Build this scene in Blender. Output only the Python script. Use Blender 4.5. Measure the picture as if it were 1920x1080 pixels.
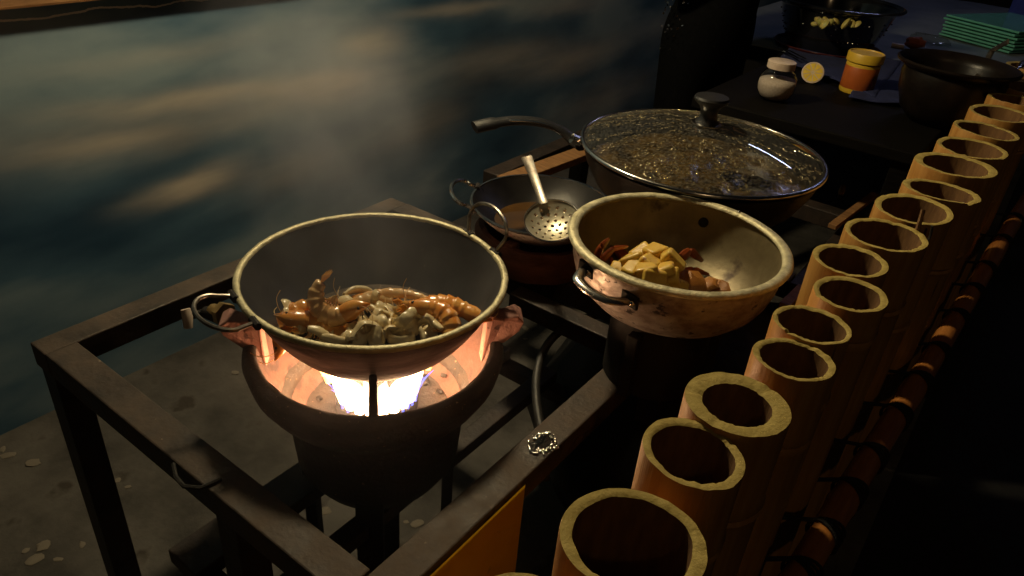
import bpy, math, random
from math import sin, cos, pi, radians, sqrt, hypot, exp
from mathutils import Vector, Matrix, Euler, noise

for o in list(bpy.data.objects): bpy.data.objects.remove(o)
S = bpy.context.scene
COL = S.collection

# ------------------------------------------------------------------ camera
CAM_H, PITCH, ROLL, FPX, YAW = 1.45, radians(31), radians(5), 1385.0, radians(34.3715)
def _basis():
    f = Vector((0, cos(PITCH), -sin(PITCH))); r = Vector((1, 0, 0)); d = f.cross(r)
    R = cos(ROLL)*r - sin(ROLL)*d; D = sin(ROLL)*r + cos(ROLL)*d
    M = Matrix(((cos(YAW), -sin(YAW), 0), (sin(YAW), cos(YAW), 0), (0, 0, 1)))
    return M@R, M@D, M@f
CR, CD, CF = _basis()
CO = Vector((0, 0, CAM_H))
cam_data = bpy.data.cameras.new('camera'); cam = bpy.data.objects.new('camera', cam_data); COL.objects.link(cam)
mw = Matrix((CR, -CD, -CF)).transposed().to_4x4(); mw.translation = CO
cam.matrix_world = mw
cam_data.sensor_width = 36; cam_data.lens = 36*FPX/1920; cam_data.clip_start = .02; cam_data.clip_end = 500
S.camera = cam
def ray(px, py): return CF + CR*((px-960)/FPX) + CD*((py-540)/FPX)       # unit depth
def at_z(px, py, z):
    d = ray(px, py); return CO + d*((z-CAM_H)/d.z)
def at_x(px, py, x):
    d = ray(px, py); return CO + d*(x/d.x)
def at_depth(px, py, t): return CO + ray(px, py)*t
def depth_of(p): return (Vector(p)-CO).dot(CF)

# ------------------------------------------------------------------ night sky, moon, exposure
W = bpy.data.worlds.new('World'); S.world = W; W.use_nodes = True
wn = W.node_tree; bg = wn.nodes['Background']
sky = wn.nodes.new('ShaderNodeTexSky'); sky.sky_type = 'NISHITA'; sky.sun_disc = False
sky.sun_elevation = radians(42); sky.sun_rotation = radians(145)
wn.links.new(sky.outputs[0], bg.inputs[0]); bg.inputs[1].default_value = .0006
sun_d = bpy.data.lights.new('street_glow', 'SUN'); sun_d.energy = .055; sun_d.angle = radians(2); sun_d.color = (1, .66, .32)
sun = bpy.data.objects.new('street_glow', sun_d); COL.objects.link(sun)
sun.rotation_euler = (radians(48), 0, radians(35))   # street light, very weak, from behind on the right
S.view_settings.view_transform = 'Standard'; S.view_settings.look = 'None'
S.view_settings.exposure = 0; S.view_settings.gamma = 1; S.view_settings.use_curve_mapping = False
S.render.engine = 'CYCLES'
S.cycles.use_denoising = True; S.cycles.denoiser = 'OPENIMAGEDENOISE'
S.cycles.max_bounces = 8; S.cycles.transparent_max_bounces = 24; S.cycles.volume_bounces = 0
S.cycles.caustics_reflective = False; S.cycles.caustics_refractive = False
S.cycles.sample_clamp_indirect = 4.0

# ------------------------------------------------------------------ materials
def mat(name, c1, c2=None, rough=.6, metal=0., scale=20., stretch=(1, 1, 1), bump=0., bscale=None, rough2=None,
        lo=.35, hi=.65, coat=0., spec=.5, detail=6., trans=0., emit=None, estr=0., subsurf=0., coords='Object', spots=None):
    m = bpy.data.materials.new(name); m.use_nodes = True
    nt = m.node_tree; N = nt.nodes; L = nt.links; b = N['Principled BSDF']
    b.inputs['Base Color'].default_value = (*c1, 1); b.inputs['Roughness'].default_value = rough
    b.inputs['Metallic'].default_value = metal; b.inputs['Specular IOR Level'].default_value = spec
    b.inputs['Coat Weight'].default_value = coat; b.inputs['Coat Roughness'].default_value = .1
    b.inputs['Transmission Weight'].default_value = trans
    if subsurf:
        b.inputs['Subsurface Weight'].default_value = subsurf; b.inputs['Subsurface Scale'].default_value = .01
        b.inputs['Subsurface Radius'].default_value = (1, .5, .25)
    if emit: b.inputs['Emission Color'].default_value = (*emit, 1); b.inputs['Emission Strength'].default_value = estr
    tc = N.new('ShaderNodeTexCoord'); mp = N.new('ShaderNodeMapping'); mp.inputs['Scale'].default_value = stretch
    L.new(tc.outputs[coords], mp.inputs[0])
    nz = N.new('ShaderNodeTexNoise'); nz.inputs['Scale'].default_value = scale; nz.inputs['Detail'].default_value = detail
    nz.inputs['Roughness'].default_value = .62
    L.new(mp.outputs[0], nz.inputs['Vector'])
    if c2 is not None:
        rp = N.new('ShaderNodeValToRGB'); rp.color_ramp.elements[0].position = lo; rp.color_ramp.elements[1].position = hi
        rp.color_ramp.elements[0].color = (*c1, 1); rp.color_ramp.elements[1].color = (*c2, 1)
        L.new(nz.outputs['Fac'], rp.inputs[0]); out = rp.outputs[0]
        if spots:
            n3 = N.new('ShaderNodeTexNoise'); n3.inputs['Scale'].default_value = spots[1]; n3.inputs['Detail'].default_value = 4
            L.new(mp.outputs[0], n3.inputs['Vector'])
            r3 = N.new('ShaderNodeValToRGB'); r3.color_ramp.elements[0].position = spots[2]; r3.color_ramp.elements[1].position = spots[2]+.06
            L.new(n3.outputs['Fac'], r3.inputs[0])
            mx = N.new('ShaderNodeMixRGB'); L.new(r3.outputs[0], mx.inputs[0]); L.new(out, mx.inputs[1]); mx.inputs[2].default_value = (*spots[0], 1)
            out = mx.outputs[0]
        L.new(out, b.inputs['Base Color'])
    if rough2 is not None:
        mr = N.new('ShaderNodeMapRange'); mr.inputs['From Min'].default_value = lo; mr.inputs['From Max'].default_value = hi
        mr.inputs['To Min'].default_value = rough; mr.inputs['To Max'].default_value = rough2
        L.new(nz.outputs['Fac'], mr.inputs[0]); L.new(mr.outputs[0], b.inputs['Roughness'])
    if bump:
        n2 = N.new('ShaderNodeTexNoise'); n2.inputs['Scale'].default_value = bscale or scale*3; n2.inputs['Detail'].default_value = 5
        L.new(mp.outputs[0], n2.inputs['Vector'])
        bp = N.new('ShaderNodeBump'); bp.inputs['Strength'].default_value = bump; bp.inputs['Distance'].default_value = .004
        L.new(n2.outputs['Fac'], bp.inputs['Height']); L.new(bp.outputs[0], b.inputs['Normal'])
    return m

M = {}
M['rust'] = mat('rusty_steel', (.028, .021, .016), (.09, .064, .046), .55, .25, 14, (1, 1, 1), .35, 90, .8, spots=((.2, .16, .12), 55, .72))
M['rust_dark'] = mat('dark_steel', (.012, .009, .008), (.04, .025, .018), .6, .2, 14, bump=.3, bscale=90)
M['wood_brown'] = mat('brown_wood', (.16, .075, .025), (.28, .14, .05), .6, 0, 8, (12, 1, 12), .3, 30)
M['iron'] = mat('sooty_iron', (.006, .0055, .0055), (.022, .017, .014), .6, .35, 18, bump=.45, bscale=60, rough2=.85)
M['iron_brown'] = mat('scorched_iron', (.011, .008, .007), (.04, .025, .017), .55, .3, 30, bump=.5, bscale=110, rough2=.8, spots=((.3, .2, .12), 120, .68))
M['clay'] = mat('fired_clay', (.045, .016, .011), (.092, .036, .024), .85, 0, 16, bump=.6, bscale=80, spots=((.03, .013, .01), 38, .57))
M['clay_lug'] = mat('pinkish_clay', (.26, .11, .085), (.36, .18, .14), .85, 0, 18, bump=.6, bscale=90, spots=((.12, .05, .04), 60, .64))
M['clay_dark'] = mat('brown_clay', (.11, .045, .03), (.24, .10, .065), .8, 0, 14, (1, 1, 2), .4, 60)
M['alu'] = mat('worn_aluminium', (.42, .39, .33), (.66, .62, .53), .34, .9, 22, bump=.12, bscale=140, rough2=.5)
M['alu_rim'] = mat('dull_aluminium_rim', (.42, .37, .21), (.70, .63, .40), .42, .4, 60, bump=.35, bscale=220, rough2=.62)
M['alu_burnt'] = mat('scorched_aluminium', (.52, .46, .42), (.20, .14, .11), .40, .65, 26, (1, 1, 1.6), .3, 90, .65, lo=.36, hi=.64, spots=((.05, .035, .028), 62, .60))
M['alu_inside'] = mat('greasy_aluminium', (.28, .225, .12), (.14, .105, .05), .4, .4, 9, bump=.15, bscale=80, rough2=.6, spots=((.05, .028, .012), 14, .64))
M['wok_out'] = mat('fire_stained_wok', (.17, .14, .135), (.05, .04, .04), .45, .55, 7, (1, 1, 4), .2, 60, .7)
M['wok_in'] = mat('seasoned_wok', (.066, .064, .066), (.115, .11, .11), .3, .4, 5, bump=.06, bscale=30, rough2=.45, spots=((.22, .2, .18), 70, .72))
M['wire'] = mat('steel_wire', (.36, .33, .28), (.18, .14, .11), .32, .9, 60)
M['steel'] = mat('polished_steel', (.62, .6, .56), (.5, .47, .42), .2, 1., 30, bump=.05, bscale=90)
M['skimmer'] = mat('brushed_steel', (.62, .56, .42), (.45, .4, .28), .38, .75, 30, bump=.1, bscale=160)
M['black'] = mat('black_plastic', (.008, .008, .009), (.013, .013, .013), .42, 0, 20)
M['nonstick'] = mat('nonstick_black', (.006, .005, .005), (.012, .01, .009), .38, 0, 25, spec=.25, bump=.05, bscale=120)
M['blackrim'] = mat('black_enamel', (.008, .008, .009), (.014, .014, .015), .12, 0, 20, coat=.8)
M['claypot'] = mat('dark_claypot', (.006, .004, .003), (.012, .008, .006), .35, 0, 18, spec=.3, bump=.1)
M['oil'] = mat('frying_oil', (.12, .055, .012), (.06, .028, .008), .06, 0, 8, coat=1.)
M['juice'] = mat('cooking_juice', (.06, .045, .035), (.11, .08, .055), .55, 0, 30, bump=.8, bscale=80, spec=.12)
M['stew'] = mat('golden_stew', (.10, .06, .016), (.009, .006, .004), .25, 0, 28, bump=.9, bscale=45, coat=.6)
M['squid'] = mat('cooked_squid', (.76, .60, .32), (.88, .74, .45), .28, 0, 30, bump=.3, bscale=140, coat=.35, spots=((.42, .27, .15), 30, .62))
M['shrimp'] = mat('shrimp_shell', (.72, .40, .16), (.76, .54, .28), .25, 0, 24, bump=.15, bscale=120, coat=.6, subsurf=.1)
M['shrimp_red'] = mat('red_shrimp_shell', (.75, .25, .04), (.78, .42, .11), .25, 0, 30, bump=.2, bscale=120, coat=.6, subsurf=.1)
M['potato'] = mat('fried_potato', (.74, .50, .09), (.60, .33, .045), .42, 0, 26, bump=.3, bscale=120, coat=.2, subsurf=.1, spots=((.3, .13, .03), 60, .66))
M['crab'] = mat('cooked_crab', (.38, .075, .015), (.2, .045, .012), .35, 0, 30, bump=.2, bscale=120, coat=.3)
M['crab_y'] = mat('crab_roe_shell', (.5, .22, .04), (.32, .10, .02), .35, 0, 40, bump=.3, bscale=90, coat=.3)
M['bamboo'] = mat('bamboo_skin', (.40, .18, .038), (.52, .27, .065), .42, 0, 9, (9, 9, .7), .15, 40, .6, spots=((.16, .08, .025), 14, .68))
M['bamboo_cut'] = mat('bamboo_cut_end', (.37, .265, .055), (.50, .37, .095), .8, 0, 70, (1, 1, 1), .3, 300, spots=((.2, .14, .05), 45, .7))
M['bamboo_in'] = mat('bamboo_inside', (.22, .11, .035), (.13, .06, .02), .8, 0, 20, (4, 4, 1), .2, 60)
M['bamboo_rail'] = mat('varnished_bamboo', (.50, .20, .05), (.34, .12, .03), .22, 0, 10, (8, 1, 8), .1, 50, coat=.4)
M['twine'] = mat('black_twine', (.01, .009, .008), (.02, .017, .014), .8, 0, 200, bump=.6, bscale=500)
M['yellow_opaque'] = mat('yellow_board', (.95, .56, .015), (.8, .43, .012), .5, 0, 12, bump=.1, bscale=60, spots=((.16, .05, .01), 22, .66))
M['rubber'] = mat('black_rubber', (.015, .013, .012), (.03, .026, .022), .55, 0, 30)
M['brass'] = mat('worn_brass', (.62, .42, .16), (.4, .25, .1), .4, .8, 40, bump=.2)
M['whiteplastic'] = mat('white_plastic', (.6, .48, .38), (.48, .36, .27), .5, 0, 40)
M['glassgreen'] = mat('green_tray', (.16, .50, .38), (.12, .42, .31), .2, 0, 14, coat=.5)
M['navy'] = mat('navy_cloth', (.008, .012, .05), (.014, .02, .08), .9, 0, 30, bump=.3)
M['blue'] = mat('blue_crate', (.012, .022, .16), (.016, .03, .2), .45, 0, 20)
M['cloth'] = mat('grey_oilcloth', (.12, .14, .155), (.16, .18, .19), .55, 0, 10, bump=.1, bscale=14)
M['darktop'] = mat('dark_table_top', (.003, .0025, .0025), (.006, .005, .004), .7, spec=.06, metal=0., scale=10, stretch=(1, 12, 12), bump=.15, bscale=40) #, 0, 10, (1, 12, 12), .15, 40)
M['orange'] = mat('orange_print', (.42, .10, .018), (.34, .08, .016), .4, 0, 20)
M['yellowlid'] = mat('yellow_lid', (.62, .40, .03), (.55, .34, .03), .45, 0, 40)
M['filler'] = mat('filler_black', (.004, .0045, .005), (.008, .008, .008), .5, 0, 20, bump=.5, bscale=30, spec=.2)
M['salt'] = mat('coarse_salt', (.62, .52, .45), (.5, .4, .34), .9, 0, 200, bump=.6, bscale=400)
M['lemon'] = mat('lemon_flesh', (.75, .52, .05), (.6, .4, .03), .4, 0, 60, coat=.3)
M['rind'] = mat('lemon_rind', (.55, .5, .06), (.45, .42, .05), .5, 0, 60)
M['redtray'] = mat('dark_red_plastic', (.06, .012, .01), (.08, .016, .012), .3, 0, 20)
M['shirt'] = mat('black_fabric', (.002, .002, .0022), (.003, .003, .0033), .95, spec=.05, metal=0., scale=60, bump=.3, bscale=150) #, 0, 60, bump=.3, bscale=150)
M['sequin'] = mat('black_sequin', (.5, .5, .52), None, .2, 1., 20)
M['skin'] = mat('skin', (.34, .19, .12), (.3, .16, .1), .5, 0, 20, subsurf=.1)
M['hair'] = mat('black_hair', (.008, .007, .006), (.014, .011, .01), .4, 0, 80, (1, 1, .1))
M['pebble'] = mat('pale_pebble', (.27, .23, .17), (.15, .125, .095), .85, 0, 60, bump=.3)
M['veg'] = mat('cooked_vegetable', (.5, .36, .09), (.36, .36, .10), .5, 0, 50, bump=.3)

def glass(name, tint, gloss=.06, rough=.02, milky=0.):
    m = bpy.data.materials.new(name); m.use_nodes = True; N = m.node_tree.nodes; L = m.node_tree.links
    N.remove(N['Principled BSDF']); out = N['Material Output']
    t = N.new('ShaderNodeBsdfTransparent'); t.inputs[0].default_value = (*tint, 1)
    g = N.new('ShaderNodeBsdfGlossy'); g.inputs['Roughness'].default_value = rough
    lw = N.new('ShaderNodeLayerWeight'); lw.inputs[0].default_value = .5
    pw_ = N.new('ShaderNodeMath'); pw_.operation = 'POWER'; pw_.inputs[1].default_value = 3.5; L.new(lw.outputs['Facing'], pw_.inputs[0])
    fr = N.new('ShaderNodeMath'); fr.operation = 'MULTIPLY_ADD'; fr.inputs[1].default_value = .7; fr.inputs[2].default_value = .045; L.new(pw_.outputs[0], fr.inputs[0])
    mx = N.new('ShaderNodeMixShader'); L.new(fr.outputs[0], mx.inputs[0]); L.new(t.outputs[0], mx.inputs[1]); L.new(g.outputs[0], mx.inputs[2])
    last = mx
    if milky:
        d = N.new('ShaderNodeBsdfDiffuse'); d.inputs[0].default_value = (.6, .55, .45, 1)
        nz = N.new('ShaderNodeTexNoise'); nz.inputs['Scale'].default_value = 240; tc = N.new('ShaderNodeTexCoord'); L.new(tc.outputs['Object'], nz.inputs['Vector'])
        mr = N.new('ShaderNodeMapRange'); mr.inputs['From Min'].default_value = .4; mr.inputs['From Max'].default_value = .7; mr.inputs['To Max'].default_value = milky
        L.new(nz.outputs['Fac'], mr.inputs[0])
        m2 = N.new('ShaderNodeMixShader'); L.new(mr.outputs[0], m2.inputs[0]); L.new(mx.outputs[0], m2.inputs[1]); L.new(d.outputs[0], m2.inputs[2]); last = m2
    L.new(last.outputs[0], out.inputs[0]); return m
M['glass'] = glass('clear_glass', (.93, .93, .9), milky=.10)
M['jar'] = glass('jar_glass', (.85, .85, .82))
def droplet_mat():
    m = bpy.data.materials.new('glint_droplet'); m.use_nodes = True; N = m.node_tree.nodes; L = m.node_tree.links
    N.remove(N['Principled BSDF']); out = N['Material Output']
    t = N.new('ShaderNodeBsdfTransparent'); t.inputs[0].default_value = (.8, .76, .66, 1)
    g = N.new('ShaderNodeBsdfGlossy'); g.inputs['Roughness'].default_value = .16; g.inputs[0].default_value = (1, .92, .7, 1)
    d = N.new('ShaderNodeBsdfDiffuse'); d.inputs[0].default_value = (.62, .52, .3, 1)  # golden body colour paints the lamp glints into the drops
    m0 = N.new('ShaderNodeMixShader'); m0.inputs[0].default_value = .5; L.new(g.outputs[0], m0.inputs[1]); L.new(d.outputs[0], m0.inputs[2])
    mx = N.new('ShaderNodeMixShader'); mx.inputs[0].default_value = .65; L.new(t.outputs[0], mx.inputs[1]); L.new(m0.outputs[0], mx.inputs[2])
    L.new(mx.outputs[0], out.inputs[0]); return m
M['drop'] = droplet_mat()
def translucent_board():
    m = M['yellow_opaque']; N = m.node_tree.nodes; L = m.node_tree.links; b = N['Principled BSDF']; out = N['Material Output']
    t = N.new('ShaderNodeBsdfTranslucent'); t.inputs[0].default_value = (1, .66, .03, 1)
    mx = N.new('ShaderNodeMixShader'); mx.inputs[0].default_value = .3; L.new(b.outputs[0], mx.inputs[1]); L.new(t.outputs[0], mx.inputs[2]); L.new(mx.outputs[0], out.inputs[0]); return m
M['yellow'] = translucent_board()
def emission(name, col, strength):
    m = bpy.data.materials.new(name); m.use_nodes = True; N = m.node_tree.nodes; L = m.node_tree.links
    N.remove(N['Principled BSDF']); e = N.new('ShaderNodeEmission'); e.inputs[0].default_value = (*col, 1); e.inputs[1].default_value = strength
    L.new(e.outputs[0], N['Material Output'].inputs[0]); return m
def flame_mat(name, col, strength, soft):
    m = emission(name, col, strength); N = m.node_tree.nodes; L = m.node_tree.links
    lw = N.new('ShaderNodeLayerWeight'); lw.inputs[0].default_value = .5
    inv = N.new('ShaderNodeMath'); inv.operation = 'SUBTRACT'; inv.inputs[0].default_value = 1; L.new(lw.outputs['Facing'], inv.inputs[1])
    pw_ = N.new('ShaderNodeMath'); pw_.operation = 'POWER'; pw_.inputs[1].default_value = soft; L.new(inv.outputs[0], pw_.inputs[0])
    tr = N.new('ShaderNodeBsdfTransparent'); mx = N.new('ShaderNodeMixShader'); L.new(pw_.outputs[0], mx.inputs[0]); L.new(tr.outputs[0], mx.inputs[1])
    e = [n for n in N if n.type == 'EMISSION'][0]; L.new(e.outputs[0], mx.inputs[2]); L.new(mx.outputs[0], N['Material Output'].inputs[0]); return m
M['flame'] = flame_mat('gas_flame_core', (1., .57, .28), 76., 2.2)
M['flame_blue'] = flame_mat('gas_flame_edge', (.10, .14, 1.), 4., 2.)
M['flame_yellow'] = flame_mat('gas_flame_lick', (1., .55, .14), 9., 2.)
M['bulb'] = emission('lit_bulb', (1., .78, .4), 30.)
M['led'] = emission('violet_led', (.5, .55, 1.), 30.)
M['led_teal'] = emission('teal_led', (.05, .75, .8), 3.)

def wall_material():
    m = bpy.data.materials.new('painted_mural_wall'); m.use_nodes = True; nt = m.node_tree; N = nt.nodes; L = nt.links; b = N['Principled BSDF']
    tc = N.new('ShaderNodeTexCoord'); sep = N.new('ShaderNodeSeparateXYZ')
    nzd = N.new('ShaderNodeTexNoise'); nzd.inputs['Scale'].default_value = 2.2; nzd.inputs['Detail'].default_value = 6
    mpd = N.new('ShaderNodeMapping'); mpd.inputs['Scale'].default_value = (1, .55, 1.6); L.new(tc.outputs['Object'], mpd.inputs[0]); L.new(mpd.outputs[0], nzd.inputs['Vector'])
    mad = N.new('ShaderNodeVectorMath'); mad.operation = 'MULTIPLY_ADD'; mad.inputs[1].default_value = (.3, .34, .16); mad.inputs[2].default_value = (-.15, -.17, -.08)
    L.new(nzd.outputs['Color'], mad.inputs[0])
    add = N.new('ShaderNodeVectorMath'); L.new(tc.outputs['Object'], add.inputs[0]); L.new(mad.outputs[0], add.inputs[1])
    L.new(add.outputs[0], sep.inputs[0])
    def mth(op, a, b_=None, c=None):
        n = N.new('ShaderNodeMath'); n.operation = op
        for i, v in enumerate((a, b_, c)):
            if v is None: continue
            if isinstance(v, (int, float)): n.inputs[i].default_value = v
            else: L.new(v, n.inputs[i])
        return n.outputs[0]
    def blob(y, z, sy, sz, w, tilt=0.):
        dy = mth('SUBTRACT', sep.outputs['Y'], y); dz = mth('SUBTRACT', sep.outputs['Z'], z)
        dz = mth('MULTIPLY_ADD', dy, -tilt, dz)
        q = mth('ADD', mth('POWER', mth('ABSOLUTE', mth('DIVIDE', dy, sy)), 2.), mth('POWER', mth('ABSOLUTE', mth('DIVIDE', dz, sz)), 2.))
        return mth('MULTIPLY', mth('EXPONENT', mth('MULTIPLY', q, -1.)), w)
    # brush strokes of pale sandy paint (y, z on the wall, half-lengths, weight)
    acc = None
    for a in [(1.15, .765, .34, .035, .62, -.08), (1.62, .70, .22, .05, .5, -.05), (1.83, .81, .14, .05, .55), (.85, .71, .2, .03, .42), (1.06, .51, .13, .035, .75),
              (1.3, .67, .45, .05, .3), (2.6, .66, .45, .08, .35), (3.2, .58, .4, .08, .4), (2.3, .9, .3, .03, .4), (3.0, .85, .4, .04, .35), (1.1, .91, .3, .03, .2),
              (.2, .75, .5, .04, .3), (-.6, .7, .5, .06, .4), (4.5, .6, .6, .09, .4), (2.0, .5, .3, .09, .22), (3.5, .3, .5, .1, .35), (1.4, .46, .2, .06, .25)]:
        v = blob(*a); acc = v if acc is None else mth('ADD', acc, v)
    nz = N.new('ShaderNodeTexNoise'); nz.inputs['Scale'].default_value = 5; nz.inputs['Detail'].default_value = 8
    mp = N.new('ShaderNodeMapping'); mp.inputs['Scale'].default_value = (1, .5, 3.2); L.new(tc.outputs['Object'], mp.inputs[0]); L.new(mp.outputs[0], nz.inputs['Vector'])
    pale = mth('MULTIPLY', acc, mth('MULTIPLY_ADD', nz.outputs['Fac'], 1.3, .35))
    # base: dark sea-blue blending to grey-green
    n2 = N.new('ShaderNodeTexNoise'); n2.inputs['Scale'].default_value = 1.9; n2.inputs['Detail'].default_value = 5; L.new(mpd.outputs[0], n2.inputs['Vector'])
    rp = N.new('ShaderNodeValToRGB'); e = rp.color_ramp.elements
    e[0].position = .36; e[0].color = (.012, .043, .080, 1); e[1].position = .66; e[1].color = (.185, .245, .27, 1)
    k = e.new(.5); k.color = (.050, .105, .155, 1)
    L.new(n2.outputs['Fac'], rp.inputs[0])
    mx = N.new('ShaderNodeMixRGB'); mx.use_clamp = True; L.new(pale, mx.inputs[0]); L.new(rp.outputs[0], mx.inputs[1]); mx.inputs[2].default_value = (.60, .50, .38, 1)
    # a chipped white line where the mural paint ends under the ledge
    nl = N.new('ShaderNodeTexNoise'); nl.inputs['Scale'].default_value = 9; nl.inputs['Detail'].default_value = 6; L.new(tc.outputs['Object'], nl.inputs['Vector'])
    sp2 = N.new('ShaderNodeSeparateXYZ'); L.new(tc.outputs['Object'], sp2.inputs[0])
    zz = mth('SUBTRACT', sp2.outputs['Z'], mth('MULTIPLY_ADD', nl.outputs['Fac'],   .035, 1.014))
    ln = mth('LESS_THAN', mth('ABSOLUTE', zz), .0022)
    m2 = N.new('ShaderNodeMixRGB'); L.new(ln, m2.inputs[0]); L.new(mx.outputs[0], m2.inputs[1]); m2.inputs[2].default_value = (.5, .5, .46, 1)
    L.new(m2.outputs[0], b.inputs['Base Color']); b.inputs['Roughness'].default_value = .62
    n3 = N.new('ShaderNodeTexNoise'); n3.inputs['Scale'].default_value = 60; n3.inputs['Detail'].default_value = 6; L.new(tc.outputs['Object'], n3.inputs['Vector'])
    bp = N.new('ShaderNodeBump'); bp.inputs['Strength'].default_value = .1; bp.inputs['Distance'].default_value = .003; L.new(n3.outputs['Fac'], bp.inputs['Height']); L.new(bp.outputs[0], b.inputs['Normal'])
    return m
M['wall'] = wall_material()
M['concrete'] = mat('stained_concrete', (.042, .037, .031), (.13, .116, .098), .85, 0, 4, bump=.7, bscale=60, detail=10., spots=((.045, .035, .026), 8, .62))
M['shade_ground'] = mat('shade_dark_ground', (.010, .010, .010), (.018, .017, .016), .8, 0, 30, bump=.6, bscale=160)  # shade beyond the fence put into a near-black ground colour

# ------------------------------------------------------------------ mesh helpers
class MB:
    def __init__(s): s.v = []; s.f = []; s.mi = []; s.cur = 0
    def add(s, vs, fs):
        o = len(s.v); s.v += [tuple(v) for v in vs]; s.f += [tuple(i+o for i in f) for f in fs]; s.mi += [s.cur]*len(fs); return s
    def box(s, c, size, rot=None):
        hx, hy, hz = (d/2 for d in size); vs = [Vector((x, y, z)) for x in (-hx, hx) for y in (-hy, hy) for z in (-hz, hz)]
        if rot is not None: vs = [rot@v for v in vs]
        c = Vector(c); return s.add([v+c for v in vs], [(0, 1, 3, 2), (4, 6, 7, 5), (0, 4, 5, 1), (2, 3, 7, 6), (0, 2, 6, 4), (1, 5, 7, 3)])
    def lathe(s, prof, n=48, c=(0, 0, 0), cap0=False, cap1=False, wob=None):
        vs = []; fs = []; k = len(prof); c = Vector(c)
        for j, (r, z) in enumerate(prof):
            for i in range(n):
                a = 2*pi*i/n; dr, dz = wob(a, j) if wob else (0, 0)
                vs.append(c+Vector(((r+dr)*cos(a), (r+dr)*sin(a), z+dz)))
        for j in range(k-1):
            for i in range(n):
                i2 = (i+1) % n; fs.append((j*n+i, j*n+i2, (j+1)*n+i2, (j+1)*n+i))
        if cap0: fs.append(tuple(range(n-1, -1, -1)))
        if cap1: fs.append(tuple((k-1)*n+i for i in range(n)))
        return s.add(vs, fs)
    def tube(s, pts, rad, n=8, cap=True, closed=False, flat=(1, 1), up=None):
        pts = [Vector(p) for p in pts]; m = len(pts); vs = []; fs = []
        if not isinstance(rad, (list, tuple)): rad = [rad]*m
        prev = None
        for i, p in enumerate(pts):
            t = (pts[(i+1) % m]-pts[i-1]) if closed else (pts[min(i+1, m-1)]-pts[max(i-1, 0)])
            t.normalize()
            if prev is None:
                u = Vector(up) if up else (Vector((0, 0, 1)) if abs(t.z) < .9 else Vector((1, 0, 0)))
            else: u = prev
            u = u-t*u.dot(t)
            if u.length < 1e-6: u = t.orthogonal()
            u.normalize(); prev = u; w = t.cross(u)
            for k in range(n):
                a = 2*pi*k/n; vs.append(p+(u*cos(a)*flat[0]+w*sin(a)*flat[1])*rad[i])
        for i in range(m if closed else m-1):
            j = (i+1) % m
            for k in range(n):
                k2 = (k+1) % n; fs.append((i*n+k, i*n+k2, j*n+k2, j*n+k))
        if cap and not closed: fs.append(tuple(range(n-1, -1, -1))); fs.append(tuple((m-1)*n+k for k in range(n)))
        return s.add(vs, fs)
    def ball(s, c, r, nu=10, nv=6, sc=(1, 1, 1)):
        vs = []; fs = []; c = Vector(c)
        vs.append(c+Vector((0, 0, r*sc[2])))
        for j in range(1, nv):
            p = pi*j/nv
            for i in range(nu): a = 2*pi*i/nu; vs.append(c+Vector((r*sin(p)*cos(a)*sc[0], r*sin(p)*sin(a)*sc[1], r*cos(p)*sc[2])))
        vs.append(c-Vector((0, 0, r*sc[2])))
        for i in range(nu): fs.append((0, 1+i, 1+(i+1) % nu))
        for j in range(nv-2):
            for i in range(nu): a = 1+j*nu+i; b_ = 1+j*nu+(i+1) % nu; fs.append((a, a+nu, b_+nu, b_))
        l = len(vs)-1
        for i in range(nu): fs.append((l, 1+(nv-2)*nu+(i+1) % nu, 1+(nv-2)*nu+i))
        return s.add(vs, fs)
    def build(s, name, m, parent=None, smooth=True, bevel=0, sub=0, angle=40):
        me = bpy.data.meshes.new(name); me.from_pydata(s.v, [], s.f)
        for mm in (m if isinstance(m, (list, tuple)) else [m]): me.materials.append(M[mm] if isinstance(mm, str) else mm)
        if any(s.mi): me.polygons.foreach_set('material_index', s.mi)
        if smooth:
            me.polygons.foreach_set('use_smooth', [True]*len(me.polygons))
            if not sub:
                try: me.set_sharp_from_angle(angle=radians(angle))
                except Exception: pass
        me.update()
        o = bpy.data.objects.new(name, me); COL.objects.link(o)
        if bevel:
            b = o.modifiers.new('bevel', 'BEVEL'); b.width = bevel; b.segments = 2; b.limit_method = 'ANGLE'
        if sub:
            b = o.modifiers.new('sub', 'SUBSURF'); b.levels = sub; b.render_levels = sub
        if parent is not None: attach(o, parent)
        return o
def attach(o, parent):
    o.parent = parent
    if parent.type == 'EMPTY' and parent.get('world_parts'): o.matrix_parent_inverse = Matrix.Translation(-Vector(parent['world_parts']))
def thing(name, label, cat, loc=(0, 0, 0), group=None, world=True):
    o = bpy.data.objects.new(name, None); COL.objects.link(o); o.location = loc; o.empty_display_size = .05
    o['label'] = label; o['category'] = cat
    if group: o['group'] = group
    if world: o['world_parts'] = [float(x) for x in loc]
    return o
def tag(o, label=None, cat=None, group=None, kind=None):
    if label: o['label'] = label
    if cat: o['category'] = cat
    if group: o['group'] = group
    if kind: o['kind'] = kind
    return o
def arc(n, a0, a1): return [a0+(a1-a0)*i/(n-1) for i in range(n)]

# ================================================================== SETTING
g = MB(); g.add([(-60, -60, -.006), (60, -60, -.006), (60, 60, -.006), (-60, 60, -.006)], [(0, 1, 2, 3)])
tag(g.build('ground', 'shade_ground', smooth=False), kind='structure')
rng = random.Random(4)
g = MB(); nx, ny = 24, 60
vs = [(-1.9+1.94*i/nx, -2+9*j/ny, .003*noise.noise(Vector((i*.7, j*.7, 0)))+.004) for j in range(ny+1) for i in range(nx+1)]
g.add(vs, [(j*(nx+1)+i, j*(nx+1)+i+1, (j+1)*(nx+1)+i+1, (j+1)*(nx+1)+i) for j in range(ny) for i in range(nx)])
tag(g.build('concrete_floor', 'concrete'), kind='structure')

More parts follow.
